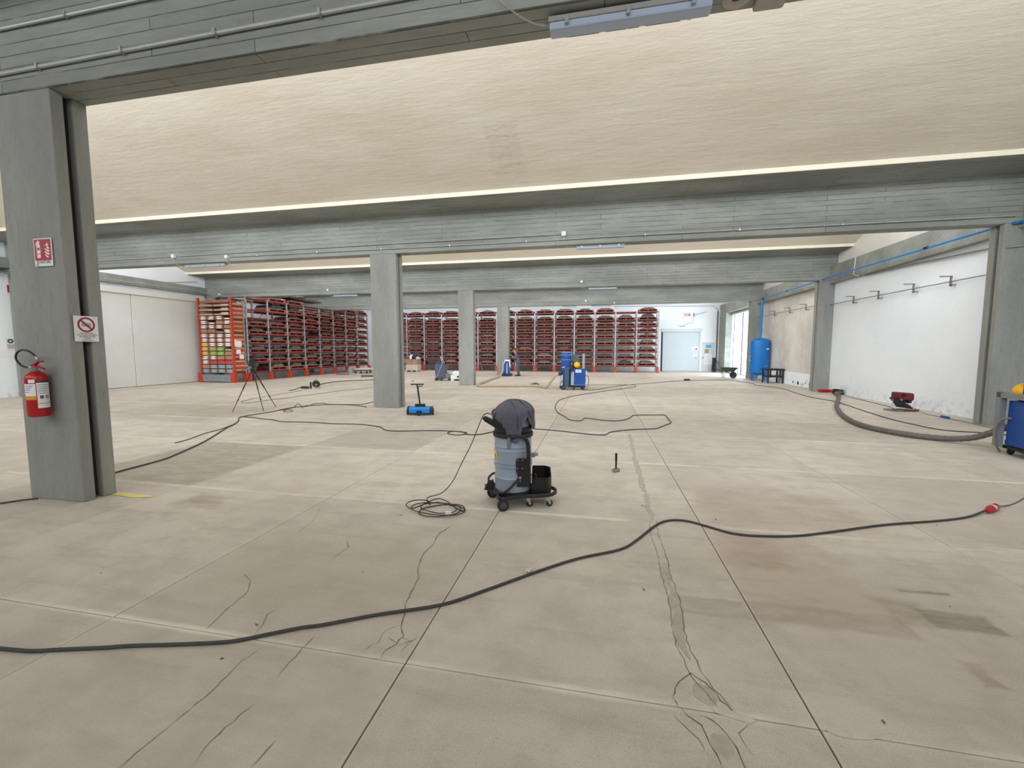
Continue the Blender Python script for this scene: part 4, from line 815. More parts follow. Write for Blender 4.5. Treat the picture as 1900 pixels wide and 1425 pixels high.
# ------------------------------------------------------------------ blue dust extractors
def extractor(loc, rz, label, full=True):
    t = thing('dust_extractor', label, 'dust extractor', loc, rz)
    MB().lathe((-.28, .05, 0), [(.2, .2), (.21, .22), (.21, 1.22), (.225, 1.23), (.225, 1.26), (.21, 1.27), (.21, 1.42), (.222, 1.43), (.222, 1.455), (.21, 1.46), (.21, 1.54), (.19, 1.57)], 28).ob('filter_drum', M_BLUE, t)
    for z in (1.245, 1.44, 1.55): MB().lathe((-.28, .05, 0), [(.218, z-.012), (.228, z-.008), (.228, z+.008), (.218, z+.012)], 28).ob('clamp_ring', pm('pale_blue_ring', (130, 176, 224), .4), t)
    MB().cyl((-.06, -.08, 1.2), (-.06, -.08, 1.56), .014, 6).ob('rod', M_GALV, t)
    MB().prism([(-.38, .1), (-.2, .1), (-.2, .86), (-.14, .94), (-.46, .94), (-.38, .8)], -.24, -.17, 'y').ob('hopper', pm('slate_hopper', (62, 82, 98), .5), t)
    MB().lathe((-.5, -.02, .66), [(.07, -.1), (.07, .0), (.09, .02)], 14, 'x').ob('inlet', M_BLACK, t); MB().box(-.47, -.36, -.2, -.17, .9, .96).ob('tag', M_PAPER, t)
    MB().box(-.48, -.44, -.15, .2, .1, .62).ob('side_post', M_WHITE, t)
    MB().box(0, .5, -.2, .24, .16, .88).ob('cabinet', M_BLUE, t, bevel=.015); MB().box(.0, .5, -.206, -.198, .17, .24).ob('cabinet_sill', pm('mid_blue_trim', (54, 104, 176), .4), t)
    MB().box(-.03, .0, -.22, -.17, .2, .76).ob('white_strip', M_WHITE, t)
    lb = MB().box(.08, .32, -.207, -.2, .72, .84).ob('label_plate', M_WHITE, t); MB().box(.12, .28, -.209, -.206, .77, .79).ob('printed_line', pm('print_blue', (60, 90, 150), .6), lb)
    bx_ = .15 if full else .38
    MB().sphere((bx_, -.1, 1.03), .135, 18).ob('yellow_ball', M_YEL, t); MB().cyl((bx_, -.1, .86), (bx_, -.1, .95), .06, 12).ob('ball_mount', M_BLACK, t)
    MB().box(-.02, .27, -.02, .2, 1.1, 1.46).ob('motor_housing', pm('grey_green_motor', (74, 92, 98), .5), t, bevel=.03)
    MB().box(.0, .25, .0, .18, .86, 1.12).ob('motor_base', M_BLACK, t)
    if not full: MB().box(.25, .47, .0, .2, .88, 1.5).ob('rear_housing', M_BLUE, t, bevel=.02)
    else: MB().box(.38, .47, -.12, -.05, .86, 1.5).ob('silencer_post', pm('pale_green_metal', (150, 176, 172), .4, .3), t)
    if full: MB().box(.52, .57, -.1, .0, .3, .8).ob('side_tank', M_WHITE, t)
    MB().box(-.52, .5, -.24, -.19, .1, .15).box(-.52, .5, .2, .25, .1, .15).box(-.52, -.47, -.24, .25, .1, .15).box(.45, .5, -.24, .25, .1, .15).box(-.46, -.1, -.22, .22, .15, .2).ob('chassis', M_BLACK, t)
    for x, y, r in ((-.42, -.22, .1), (-.42, .25, .1)): wheel(t, x, y, r, .04)
    for x, y, r in ((.02, -.2, .05), (.42, -.2, .05), (.42, .22, .05)): wheel(t, x, y, r, .03, .3); MB().box(x-.02, x+.02, y-.03, y+.03, .085, .105).ob('caster_plate', M_BLACK, t)
    MB().tube(smooth([(.5, -.1, .6), (.6, -.14, .57), (.64, -.18, .4), (.6, -.2, .15), (.52, -.25, .03)], 4), .016, 6).ob('lead', pm('brown_lead', (120, 112, 96), .6), t)
    MB().tube([(-.56, -.2, .26), (-.42, -.22, .42)], .014, 6).ob('brake_lever', M_BLACK, t); MB().tube(smooth([(-.12, -.2, .95), (-.04, -.22, .9), (-.02, -.22, .8), (-.08, -.22, .76)], 4), .02, 6).ob('elbow', M_BLACK, t)
    if not full: MB().box(.52, .6, -.3, -.2, .12, 1.0).box(.5, .6, -.3, .25, .92, 1.0).ob('push_frame', pm('grey_frame', (128, 132, 140), .5), t)
    return t
extractor((-1.05, 17.85, 0), YAW, 'blue dust extractor with yellow ball, mid hall before the racks')
extractor((6.92, 7.92, 0), YAW+PI-.35, 'blue dust extractor with yellow ball, cut by the right edge', False)

# ------------------------------------------------------------------ floor grinder and the person pushing it
Gd = thing('floor_grinder', 'blue upright floor grinder with white top and beige hose', 'floor grinder', (-5.62, 25.85, 0), YAW)
MB().prism([(-.26, .08), (.2, .08), (.22, .45), (.12, .92), (-.1, .94), (-.2, .6)], -.2, .25, 'y').ob('body', M_BLUE, Gd, bevel=.03)
MB().box(-.14, .2, -.22, .27, .94, 1.02).ob('top_bar', M_WHITE, Gd); MB().prism([(.13, .94), (.19, .94), (.24, .55), (.18, .55)], -.22, -.2, 'y').ob('white_stay', M_WHITE, Gd)
MB().prism([(-.04, .1), (.05, .1), (.04, .8), (-.02, .8)], -.225, -.2, 'y').ob('grey_stay', M_GALV, Gd); MB().lathe((-.03, 0, 0), [(.3, .03), (.32, .05), (.32, .14), (.26, .17)], 20).ob('grinding_head', pm('navy_shroud', (26, 44, 84), .5), Gd)
MB().tube([(.1, 0, .95), (.26, 0, 1.08), (.4, 0, 1.16)], .02, 8).ob('handlebar', M_BLACK, Gd); MB().cyl((.4, -.22, 1.16), (.4, .22, 1.16), .018, 8).ob('grip', M_BLACK, Gd)
wheel(Gd, .26, -.18, .09, .05); wheel(Gd, .26, .2, .09, .05); MB().lathe((-.12, -.02, .86), [(.07, -.06), (.07, .05)], 12, 'y').ob('hose_port', M_WHITE, Gd)
P = thing('person', 'person in grey jacket and blue-grey trousers leaning over the floor grinder', 'person', (-4.98, 26.0, 0), YAW)
def skin(name, mat, V_, E_, R_, par, sub=2, root=0):
    me = D.meshes.new(name); me.from_pydata(V_, E_, []); me.materials.append(mat); o = link(name, me, par)
    o.modifiers.new('skin', 'SKIN'); me.skin_vertices[0].data.foreach_set('radius', [r for q in R_ for r in (q, q)]) if me.skin_vertices else None
    sv = me.skin_vertices[0].data
    for i, s in enumerate(sv): s.use_root = (i == root)
    m = o.modifiers.new('sub', 'SUBSURF'); m.levels = sub; m.render_levels = sub
    return o
def mk_skin_layer(o): pass
hip = (.0, 0, .88)
# joints: facing -x (towards the grinder), bent forward at the hip
bv = [(.02, 0, .92), (-.03, 0, 1.12), (-.09, 0, 1.36), (-.125, 0, 1.455), (-.155, 0, 1.5), (-.19, 0, 1.58), (-.2, 0, 1.66),
      (-.085, -.17, 1.34), (-.07, -.22, 1.1), (-.27, -.2, 1.17), (-.34, -.19, 1.175),
      (-.085, .17, 1.34), (-.07, .22, 1.1), (-.27, .2, 1.17), (-.34, .19, 1.175),
      (.025, -.085, .74), (.0, -.12, .48), (.05, -.12, .09), (-.1, -.13, .05),
      (.03, .085, .74), (.06, .12, .48), (.13, .12, .09), (-.02, .13, .05), (.03, 0, .76)]
be = [(0, 1), (1, 2), (2, 3), (3, 4), (4, 5), (5, 6), (2, 7), (7, 8), (8, 9), (9, 10), (2, 11), (11, 12), (12, 13), (13, 14), (0, 15), (15, 16), (16, 17), (17, 18), (0, 19), (19, 20), (20, 21), (21, 22), (0, 23)]
br = [.125, .145, .165, .058, .072, .11, .075, .07, .055, .04, .03, .06, .045, .035, .03, .09, .06, .042, .03, .09, .06, .042, .03, .14]
def skinned(name, mat, idx, grow, root):
    mp = {i: k for k, i in enumerate(idx)}; V_ = [bv[i] for i in idx]; E_ = [(mp[a], mp[b]) for a, b in be if a in mp and b in mp]
    import bmesh
    bm = bmesh.new(); lay = bm.verts.layers.skin.verify(); vs = [bm.verts.new(v) for v in V_]
    for a, b in E_: bm.edges.new((vs[a], vs[b]))
    cut = lambda i: .68 if name == 'body' and i not in (3, 4, 5, 6, 9, 10, 13, 14) else 1
    for v, i in zip(vs, idx): v[lay].radius = ((br[i]+grow)*cut(i),)*2; v[lay].use_root = (i == root)
    me = D.meshes.new(name); bm.to_mesh(me); bm.free(); me.materials.append(mat); o = link(name, me, P)
    o.modifiers.new('skin', 'SKIN').use_smooth_shade = True; m = o.modifiers.new('sub', 'SUBSURF'); m.levels = 2; m.render_levels = 2; return o
skinned('body', pm('skin_tone', (182, 136, 112), .6), list(range(23)), 0, 0)
skinned('jacket', pm('grey_work_jacket', (88, 90, 104), .9), [0, 1, 2, 3, 7, 8, 9, 11, 12, 13, 23], .024, 2)
skinned('trousers', pm('blue_grey_trousers', (70, 92, 116), .9), [0, 15, 16, 17, 19, 20, 21], .01, 0)
MB().lathe((-.195, 0, 1.655), [(.1, -.03), (.112, 0), (.1, .05), (.05, .085), (.01, .09)], 16).ob('hair', pm('brown_hair', (70, 56, 46), .9), P)
m = MB().sphere((-.292, -.035, 1.62), .013, 8).sphere((-.292, .035, 1.62), .013, 8); m.ob('eyes', M_BLACK, P)
MB().prism([(-.29, 1.62), (-.32, 1.575), (-.28, 1.57)], -.015, .015, 'y').ob('nose', pm('skin_tone', (182, 136, 112)), P); MB().box(-.295, -.27, -.03, .03, 1.54, 1.55).ob('mouth', pm('lip_tone', (140, 84, 78), .6), P)
for s_ in (-1, 1): MB().lathe((-.19, s_*.1, 1.6), [(.012, -.02), (.03, -.01), (.03, .01), (.012, .02)], 10, 'y').ob('ear', pm('skin_tone'  , (182, 136, 112)), P)
for s_ in (-1, 1):
    m = MB().rbox((-.365, s_*.195, 1.175), (.07, .075, .035), (0, .1, 0))
    for k in range(4):
        y = s_*.195+(k-1.5)*.019; l = (.045, .055, .052, .04)[k]; m.tube([(-.395, y, 1.18), (-.395-l*.5, y, 1.185), (-.41-l*.5, y, 1.165), (-.4-l*.3, y, 1.15)], .008, 6)
    m.tube([(-.35, s_*.16, 1.17), (-.38, s_*.145, 1.155), (-.4, s_*.15, 1.145)], .009, 6).ob('hand', pm('dark_glove', (44, 44, 48), .8), P)
for x, y in ((.05, -.12), (.13, .12)): MB().prism([(x-.2, 0), (x+.08, 0), (x+.08, .1), (x-.02, .12), (x-.17, .07), (x-.2, .04)], y-.05, y+.05, 'y').ob('boot', pm('dark_boot', (48, 46, 44), .7), P, bevel=.015)

# ------------------------------------------------------------------ grey scrubber, white machine, box pallet
Sc = thing('floor_scrubber', 'slate grey walk-behind floor scrubber left of a column', 'floor scrubber', (-8.25, 21.5, 0), YAW)
MB().prism([(-.3, .12), (.2, .12), (.24, .5), (.2, .8), (-.28, .92), (-.36, .75)], -.25, .25, 'y').ob('tank', pm('slate_tank', (78, 84, 106), .5), Sc, bevel=.04)
MB().prism([(-.36, .72), (.1, .72), (.06, .96), (-.3, .98)], -.24, .24, 'y').ob('upper_tank', pm('navy_tank', (50, 54, 92), .5), Sc, bevel=.04)
MB().lathe((-.14, 0, 0), [(.12, .96), (.12, 1.02), (.05, 1.05)], 16).ob('lid', pm('dark_lid', (60, 66, 66), .6), Sc); MB().tube([(-.22, -.27, .2), (.08, -.27, .95), (-.02, -.27, 1.24)], .022, 8).ob('handle_frame', M_GREYB, Sc)
MB().tube([(-.1, .27, .3), (.08, .27, .95), (-.02, .27, 1.24)], .022, 8).ob('handle_frame', M_GREYB, Sc); MB().cyl((-.02, -.27, 1.24), (-.02, .27, 1.24), .02, 8).ob('grip', M_WHITE, Sc)
MB().prism([(.05, .1), (.45, .1), (.45, .25), (.3, .4), (.2, .5), (.05, .5)], -.2, .2, 'y').ob('brush_housing', pm('mid_grey_housing', (112, 116, 128), .5), Sc, bevel=.02); MB().box(.1, .3, -.24, -.2, .46, .5).ob('foot_plate', M_BLACK, Sc)
wheel(Sc, -.28, -.24, .08, .05); wheel(Sc, -.28, .24, .08, .05); wheel(Sc, .0, -.24, .1, .05); wheel(Sc, .42, -.2, .08, .05)
Wm = thing('white_machine', 'low white machine with round port beside the grey scrubber', 'machine', (-7.5, 21.65, 0), YAW)
MB().prism([(-.28, .08), (.55, .08), (.55, .42), (.4, .52), (-.1, .5), (-.28, .38)], -.22, .25, 'y').ob('housing', M_WHITE, Wm, bevel=.03); MB().lathe((.12, -.23, .22), [(.05, -.02), (.05, .03)], 14, 'y').ob('port', M_BLACK, Wm)
MB().box(-.02, .6, -.26, .28, 0, .07).ob('skirt', M_BLACK, Wm); MB().box(-.3, -.15, -.24, -.2, .33, .38).ob('vent', pm('grey_vent', (120, 120, 122), .6), Wm); MB().box(-.26, -.1, -.2, .2, .0, .08).ob('foot', M_WHITE, Wm)
Cp = thing('box_pallet', 'pallet stacked with wrapped brown cartons before the back rack', 'pallet', (-14.0, 29.1, 0))
m = MB(); m.box(0, .95, 0, .7, .1, .13)
for x in (.05, .45, .85): m.box(x-.04, x+.04, 0, .7, 0, .1)
m.ob('deck', M_WOOD, Cp)
for i in range(2):
    for j in range(2): link('wrapped_carton', MB().box(-.225, .225, 0, .65, 0, .4).mesh('wrapped_carton', M_CARD if j else pm('wrapped_card', (188, 176, 168), .5)), None, (-14.0+.24+i*.46, 29.12, .131+j*.402), None, '%s %s carton on the pallet before the back rack' % ('upper' if j else 'lower', 'right' if i else 'left'), 'carton', 'cartons on the box pallet')
for i, (x, c, s_) in enumerate([(.15, (120, 90, 80), .16), (.4, (220, 220, 240), .18), (.62, (52, 46, 66), .2), (.84, (200, 200, 214), .1)]):
    MB().prism([(-s_, 0), (s_, 0), (s_*.8, s_*1.4), (-s_*.2, s_*1.9), (-s_*.9, s_)], 0, .45, 'y').ob('bag', pm('bag_%s' % ORD[i], c, .7, var=.1), loc=(-14.0+x, 29.2, .936), label='%s bag heaped on top of the carton pallet' % ('brown', 'white', 'dark purple', 'small grey')[i], cat='bag', bevel=.02)
q = thing('sack_truck', 'red and white sack truck left of the carton pallet', 'sack truck', (-14.42, 29.3, 0)); MB().box(-.06, .06, 0, .04, .12, 1.15).box(-.1, -.06, -.02, .02, .1, 1.1).ob('frame', M_WHITE, q); MB().lathe((0, -.05, .15), [(.1, -.03), (.15, -.02), (.15, .02), (.1, .03)], 18, 'y').ob('wheel', M_REDG, q)

# ------------------------------------------------------------------ things near the left rack end
q = thing('low_trolley', 'low pale trolley with grey sheet near the end of left rack', 'trolley', (-16.2, 26.9, 0))
MB().prism([(-.5, .26), (.6, .26), (.55, .36), (.1, .4), (-.42, .34)], -.3, .35, 'y').ob('cover', pm('pale_cover', (204, 196, 186), .8), q); MB().box(-.5, .55, -.28, .3, .16, .26).ob('deck', M_STEEL, q)
for x, y in ((-.42, -.22), (.0, -.22), (.45, -.22), (.45, .25)): wheel(q, x, y, .08, .04)
q = thing('sack', 'grey sack standing on the floor beside the low pale trolley', 'sack', (-16.95, 26.6, 0)); MB().lathe((0, 0, 0), [(.2, 0), (.22, .1), (.17, .3), (.06, .42), (.03, .45)], 14).ob('bag', pm('grey_sack', (140, 142, 144), .9, var=.1), q)
MB().rbox((0, 0, .04), (.9, .05, .05)).ob('steel_bar', pm('dark_bar', (66, 68, 70), .6), loc=(-16.5, 25.0, 0), rot=(0, 0, .15), label='dark steel bar on the floor before the left rack', cat='bar')
MB().rbox((0, 0, .05), (1.6, .1, .1)).ob('steel_bar', pm('dark_bar', (66, 68, 70)), loc=(-13.4, 23.6, 0), rot=(0, 0, .5), label='thick dark steel bar left of the second column', cat='bar')
R = thing('cable_reel', 'black cable reel on a stand on the floor before the left rack', 'cable reel', (-11.85, 16.0, 0), YAW)
MB().lathe((0, 0, .2), [(.14, -.06), (.145, -.055), (.145, -.045), (.09, -.045), (.09, .045), (.145, .045), (.145, .055), (.14, .06)], 24, 'y').ob('drum', M_BLACK, R); MB().lathe((.04, -.065, .18), [(.02, -.01), (.02, .01)], 12, 'y').ob('socket', M_WHITE, R)
MB().lathe((0, 0, .2), [(.12, -.04), (.12, .04)], 20, 'y').ob('wound_cable', M_CABLE, R)
MB().tube(smooth([(-.08, 0, .33), (-.06, 0, .38), (.04, 0, .39), (.07, 0, .34)], 4), .012, 6).tube([(-.14, .07, .015), (.16, .07, .015)], .012, 6).tube([(-.14, -.07, .015), (.16, -.07, .015)], .012, 6).tube([(0, -.07, .02), (0, -.07, .2)], .012, 6).ob('stand', M_STEEL, R)
q = thing('hand_drill', 'small black tool lying left of the cable reel', 'tool', (-12.3, 15.95, 0), YAW); MB().prism([(-.22, .0), (.1, .0), (.12, .08), (-.1, .1), (-.2, .06)], -.05, .05, 'y').ob('body', M_BLACK, q, bevel=.01); MB().box(.18, .23, -.03, .03, 0, .28).ob('handle', M_BLACK, q)
MB().tube([(-.06, 0, .05), (.02, .02, .04), (.1, -.01, .03)], [.01, .03, .01], 6).ob('rag', pm('dark_rag', (84, 82, 78), .9), loc=(-9.4, 20.3, 0), label='small dark scrap on the floor right of the second column', cat='scrap')

# ------------------------------------------------------------------ tank, table, wheelbarrow, heater, bits along the right wall
Tk = thing('air_tank', 'tall bright blue compressed air tank by the right wall', 'tank', (8.6, 25.0, 0))
MB().lathe((-.12, 0, 0), [(.12, .28), (.36, .34), (.46, .42), (.47, .5), (.47, 2.06), (.46, 2.14), (.36, 2.22), (.15, 2.28), (.02, 2.29)], 36).ob('vessel', pm('tank_blue', (14, 112, 190), .35, var=.04), Tk)
for a in (.5, 2.2, 3.7, 5.2): x, y = -.12+.38*math.cos(a), .38*math.sin(a); MB().prism([(x-.06, 0), (x+.06, 0), (x+.03, .42), (x-.03, .42)], y-.02, y+.02, 'y').ob('leg', M_SKYB, Tk)
MB().box(.05, .16, -.475, -.45, 1.66, 1.72).ob('maker_plate', M_WHITE, Tk); MB().box(.02, .12, -.478, -.45, .78, .82).ob('lower_plate', M_GALV, Tk)
MB().cyl((-.62, -.1, 1.3), (-.55, -.05, 1.3), .05, 10).cyl((-.62, -.1, 1.1), (-.57, -.05, 1.1), .04, 10).tube([(-.61, -.12, 1.28), (-.6, -.12, 1.02)], .015, 6).ob('gauge', M_GALV, Tk)
Tb = thing('work_table', 'small black steel table with lower shelf in front of the tank', 'table', (8.5, 23.2, 0), .1)
MB().box(-.38, .42, -.3, .36, .64, .72).ob('top', M_BLACK, Tb, bevel=.01); MB().box(-.32, .36, -.26, .3, .3, .38).ob('lower_shelf', M_BLACK, Tb)
for x, y in ((-.32, -.26), (.36, -.26), (-.32, .3), (.36, .3)): MB().box(x-.025, x+.025, y-.025, y+.025, 0, .65).ob('leg', M_BLACK, Tb)
for x in (-.25, .2): MB().box(x, x+.05, -.3, -.25, .38, .64).ob('brace', M_BLACK, Tb)
Wb = thing('wheelbarrow', 'dark green wheelbarrow parked at the back right corner', 'wheelbarrow', (7.45, 26.6, 0), -.1)
m = MB(); vs = [(-.25, -.25, .38), (.2, -.25, .38), (.2, .25, .38), (-.25, .25, .38), (-.5, -.34, .62), (.42, -.34, .62), (.42, .34, .62), (-.5, .34, .62), (-.47, -.31, .62), (.39, -.31, .62), (.39, .31, .62), (-.47, .31, .62), (-.23, -.23, .4), (.18, -.23, .4), (.18, .23, .4), (-.23, .23, .4)]
m.add(vs, [(3, 2, 1, 0), (12, 13, 14, 15)]+[(l*4+k, l*4+(k+1) % 4, l*4+4+(k+1) % 4, l*4+4+k) for l in (0, 1, 2) for k in range(4)]).ob('tray', pm('barrow_green', (62, 74, 62), .6, var=.1), Wb)
wheel(Wb, .22, 0, .19, .09); MB().tube([(.22, -.1, .2), (-.2, -.24, .38), (-.85, -.28, .55)], .018, 8).tube([(.22, .1, .2), (-.2, .24, .38), (-.85, .28, .55)], .018, 8).ob('handles', M_BLACK, Wb)
for s_ in (-.24, .24): MB().tube([(-.15, s_, .38), (-.3, s_, .01), (-.42, s_, .5)], .015, 6).ob('leg', M_BLACK, Wb)
Ht = thing('heater', 'dark red floor heater on a tilted stand by the white wall bay', 'heater', (8.15, 13.45, 0), YAW)
MB().prism([(-.14, .33), (.2, .29), (.24, .31), (.24, .46), (.2, .5), (-.1, .52), (-.14, .5)], -.15, .15, 'y').ob('housing', pm('heater_red', (112, 26, 34), .4), Ht, bevel=.025); MB().box(-.12, .0, -.156, -.15, .4, .48).ob('grille', M_BLACK, Ht)
MB().prism([(-.24, .36), (-.18, .38), (.2, .14), (.3, .05), (.16, .08), (-.02, .1)], -.09, .09, 'y').ob('tilt_bracket', M_BLACK, Ht); MB().box(.14, .22, -.1, .1, .22, .29).ob('junction', M_BLACK, Ht)
MB().tube([(-.3, -.16, .02), (.34, -.16, .02), (.34, .16, .02), (-.3, .16, .02), (-.3, -.16, .02)], .02, 8).ob('base_frame', M_STEEL, Ht); MB().box(-.05, .36, -.19, -.14, .015, .06).ob('base_rail', M_RED, Ht); MB().cyl((-.2, 0, .36), (-.24, 0, .03), .01, 6).ob('stay', M_GALV, Ht)
q = thing('red_case', 'small red case on the floor at the foot of the wall column', 'case', (8.72, 18.6, 0), .1); MB().box(-.22, .2, -.1, .1, 0, .12).ob('body', M_REDG, q, bevel=.02); MB().box(-.05, .05, -.115, -.1, .06, .09).ob('handle', M_BLACK, q)
q = thing('cable_bundle', 'dark bundle of cable and hose ends at the foot of the white wall', 'cable', (8.78, 17.85, 0))
for k in range(5): MB().tube(smooth([(.13*math.cos(a), .22*math.sin(a), .03+.035*k+.01*math.sin(a*3+k)) for a in [j*2*PI/10 for j in range(11)]], 2), .02, 6).ob('loop', M_RUB, q)
q = thing('paper_scrap', 'crumpled cream paper scrap beside the front cable', 'scrap', (-.5, 3.07, 0)); m = MB()
for k in range(5): m.rbox((random.uniform(-.02, .02), random.uniform(-.02, .02), .012), (.03, .02, .012), (random.random(), random.random(), random.random()*3))
m.ob('scrap', pm('cream_paper', (226, 218, 196), .9), q)
MB().tube([(-.02, -.03, .003), (.01, .01, .003), (.02, .03, .003)], .002, 5).ob('straw', pm('cream_paper', (226, 218, 196)), loc=(-.68, 2.97, .002), label='thin pale splinter on the floor left of the paper scrap', cat='splinter')

# ------------------------------------------------------------------ fire extinguisher and signs on the big column
E = thing('fire_extinguisher', 'red fire extinguisher hanging on the big left column', 'fire extinguisher', (-5.915, 3.41, .97), 0)
MB().lathe((0, 0, 0), [(.06, 0), (.085, .008), (.092, .03), (.092, .4), (.088, .43), (.07, .465), (.035, .49), (.022, .5)], 32).ob('cylinder', M_REDG, E)
MB().cyl((0, 0, .49), (0, 0, .545), .02, 12).lathe((0, 0, 0), [(.035, .49), (.035, .5)], 14).ob('valve', M_STEEL, E)
MB().prism([(-.045, .535), (.1, .52), (.13, .51), (.13, .525), (.02, .555), (-.04, .555)], -.012, .012, 'y').ob('lower_lever', M_REDG, E)
MB().prism([(-.045, .55), (.06, .6), (.115, .605), (.125, .595), (.11, .59), (.06, .585), (.0, .55)], -.012, .012, 'y').ob('upper_lever', M_REDG, E)
MB().tube(smooth([(-.03, -.01, .53), (-.1, -.02, .535), (-.17, -.02, .56), (-.225, -.02, .62), (-.21, -.02, .68), (-.14, -.02, .715), (-.05, -.02, .71), (.03, -.02, .67), (.075, -.02, .63)], 6), .0095, 10).ob('hose', M_BLACK, E)
MB().cyl((-.06, -.015, .532), (-.02, -.008, .532), .012, 10).cyl((.06, -.02, .645), (.085, -.02, .615), .012, 10).ob('hose_ferrules', M_GALV, E)
MB().box(-.03, .03, .07, .11, .36, .44).ob('wall_hook', M_STEEL, E)
def curved(a0, a1, z0, z1, mat, name, r=.0928, lab=None, par=E):
    m = MB(); n = 8; vs = []
    for k in range(n+1):
        a = math.radians(a0+(a1-a0)*k/n); vs += [(r*math.cos(a), r*math.sin(a), z0), (r*math.cos(a), r*math.sin(a), z1)]
    return m.add(vs, [(2*k, 2*k+2, 2*k+3, 2*k+1) for k in range(n)], True).ob(name, mat, par, label=lab)
l1 = curved(262, 324, .23, .36, M_PAPER, 'label', lab='white label with small print'); l2 = curved(328, 398, .1, .37, M_PAPER, 'label', lab='tall white instruction label')
curved(262, 324, .19, .228, pm('orange_band', (224, 150, 60), .6), 'band', lab='orange band'); curved(326, 398, .37, .395, pm('dark_band', (60, 56, 70), .6), 'band', lab='dark band'); curved(290, 322, .37, .405, M_PAPER, 'tag')
M_PR = pm('print_dark', (90, 90, 100), .8)
for k in range(4): curved(268, 312-k*7, .335-k*.022, .341-k*.022, M_PR, 'printed_line', .0932, par=l1)
for k in range(5): curved(334, 392-k*5, .345-k*.022, .35-k*.022, M_PR, 'printed_line', .0932, par=l2)
curved(340, 358, .2, .235, M_PR, 'pictogram', .0932, par=l2); curved(368, 386, .2, .235, pm('print_lilac', (150, 146, 170), .8), 'pictogram', .0932, par=l2); curved(332, 394, .145, .15, M_PR, 'printed_line', .0932, par=l2)
Sg = thing('extinguisher_sign', 'red and white fire extinguisher sign on the big column', 'sign', (-5.815, 3.508, 2.725), 0)
MB().box(-.125, .125, -.003, .004, -.145, .145).ob('plate', M_WHITE, Sg); MB().box(-.113, .113, -.005, -.003, -.085, .135).ob('red_field', pm('sign_red', (178, 22, 50), .45), Sg)
def poly(par, pts, mat, name, y=-.0065): return MB().prism(pts, y, y+.0015, 'y').ob(name, mat, par)
poly(Sg, [(-.075, -.06), (-.035, -.06), (-.03, -.05), (-.03, -.02), (-.08, -.02), (-.08, -.05)], M_WHITE, 'pictogram'); poly(Sg, [(-.08, -.013), (-.03, -.013), (-.03, .022), (-.08, .022)], M_WHITE, 'pictogram')
poly(Sg, [(-.08, .05), (-.03, .05), (-.03, .075), (-.045, .09), (-.03, .105), (-.055, .125), (-.085, .1), (-.095, .07), (-.085, .07), (-.075, .09), (-.065, .09), (-.08, .075)], M_WHITE, 'pictogram')
poly(Sg, [(-.08, .022), (-.072, .022), (-.072, .05), (-.08, .05)], M_WHITE, 'pictogram'); poly(Sg, [(-.038, .022), (-.03, .022), (-.03, .05), (-.038, .05)], M_WHITE, 'pictogram')
for k, (zz, wd) in enumerate([(-.06, .03), (-.03, .042), (.0, .04), (.03, .032)]):
    x = .05+.004*k; poly(Sg, [(x-wd*.7, zz+.035), (x-wd*.3, zz+.02), (x+wd*.4, zz), (x+wd, zz+.002), (x+wd*.9, zz+.018), (x+wd*.3, zz+.022), (x-wd*.3, zz+.04)], M_WHITE, 'flame')
poly(Sg, [(.035, .075), (.045, .055), (.075, .05), (.085, .07), (.065, .105), (.06, .08)], M_WHITE, 'flame')
text('ESTINTORE', .038, M_PR, Sg, (0, -.0045, -.105), (PI/2, 0, 0)); text('N°', .026, M_PR, Sg, (-.085, -.0045, -.132), (PI/2, 0, 0))
Ns = thing('prohibition_sign', 'white sign with red barred circle across the slot of the big column', 'sign', (-5.558, 3.668, 1.92), 0)
RZ = (PI/2, 0, PI/2)
MB().box(-.002, .004, -.112, .112, -.14, .14).ob('plate', M_WHITE, Ns)
m = MB(); n = 36; vs = []
for k in range(n):
    a = 2*PI*k/n; vs += [(.0055, .082*math.cos(a), .045+.082*math.sin(a)), (.0055, .064*math.cos(a), .045+.064*math.sin(a))]
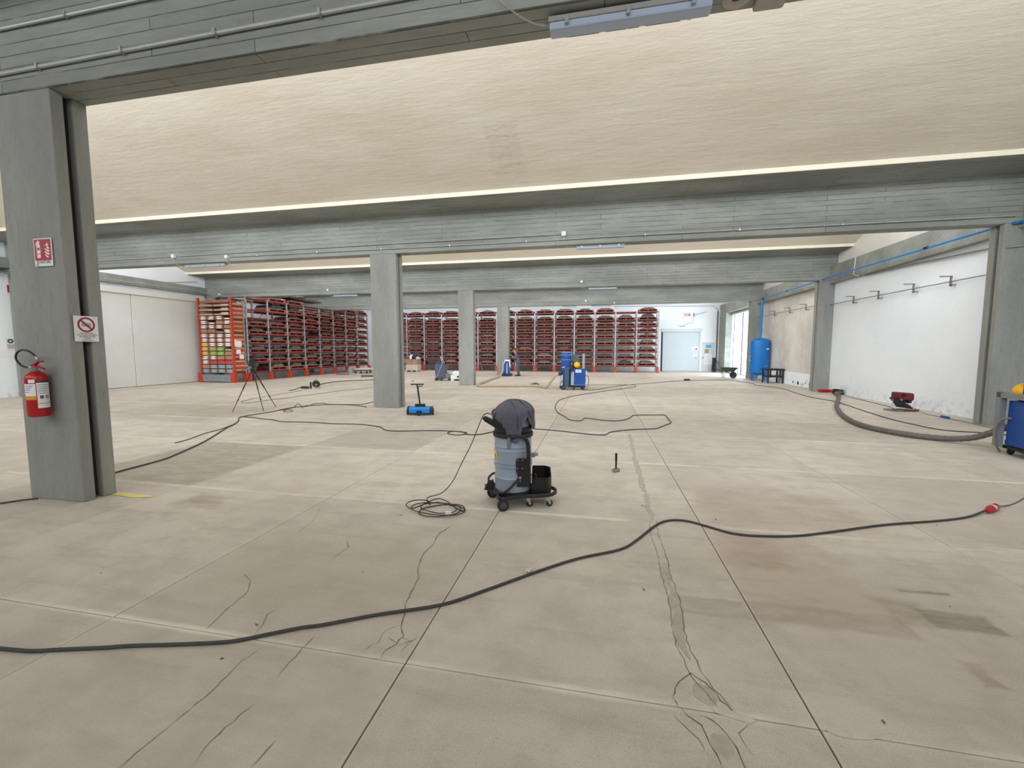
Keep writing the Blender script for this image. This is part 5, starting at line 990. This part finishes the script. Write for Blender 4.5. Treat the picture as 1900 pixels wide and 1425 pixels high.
m.add(vs, [(2*k, 2*((k+1) % n), 2*((k+1) % n)+1, 2*k+1) for k in range(n)]).ob('red_ring', pm('sign_crimson', (150, 24, 54), .5), Ns)
MB().rbox((.0058, 0, .045), (.001, .14, .018), (-PI/4, 0, 0)).ob('red_bar', pm('sign_crimson', (150, 24, 54)), Ns); MB().box(.0042, .005, -.042, .045, .025, .065).ob('grey_box_symbol', pm('sign_grey', (160, 168, 162), .7), Ns)
for k, s_ in enumerate(['NON DEPOSITARE E', 'NON LASCIARE MATERIALI DI', 'INGOMBRO DAVANTI', 'AI MEZZI', 'ANTINCENDIO']): text(s_, .0175, M_PR, Ns, (.0048, .003, -.05-k*.0185), RZ, sx=.85)
text('N', .012, M_PR, Ns, (.0048, .085, .125), RZ)
# left wall signs
q = thing('sign', 'white notice with blue round symbol on the left white wall', 'sign', (XL+.005, 11.1, 1.85)); MB().box(-.002, .004, -.12, .12, -.22, .22).ob('plate', M_WHITE, q); MB().lathe((.005, 0, .12), [(.08, -.002), (.08, .002)], 24, 'x').ob('blue_disc', pm('sign_blue', (50, 64, 104), .6), q)
MB().rbox((.008, 0, .12), (.002, .07, .05), (.5, 0, 0)).ob('pictogram', M_WHITE, q)
for k in range(3): MB().box(.004, .006, -.1+.01*k, .1-.01*k, -.03-k*.05, -.01-k*.05).ob('printed_line', pm('print_mauve', (120, 80, 96), .7), q)
MB().box(0, .004, -.14, .14, -.14, .14).ob('notice', M_PAPER, loc=(XL+.004, 10.86, 1.5), label='pale paper notice at the left edge below the round sign', cat='notice'); MB().box(0, .004, -.1, .1, -.14, .14).ob('notice', M_PAPER, loc=(XL+.004, 11.12, 1.35), label='white paper notice below the blue round sign', cat='notice')
q = thing('sign', 'small red and white sign high on the left wall by the column', 'sign', (XL+.005, 11.25, 3.75)); MB().box(0, .004, -.12, .12, -.2, .2).ob('plate', M_WHITE, q); MB().box(.004, .006, -.1, .1, -.08, .18).ob('red_field', pm('sign_red', (178, 22, 50)), q)
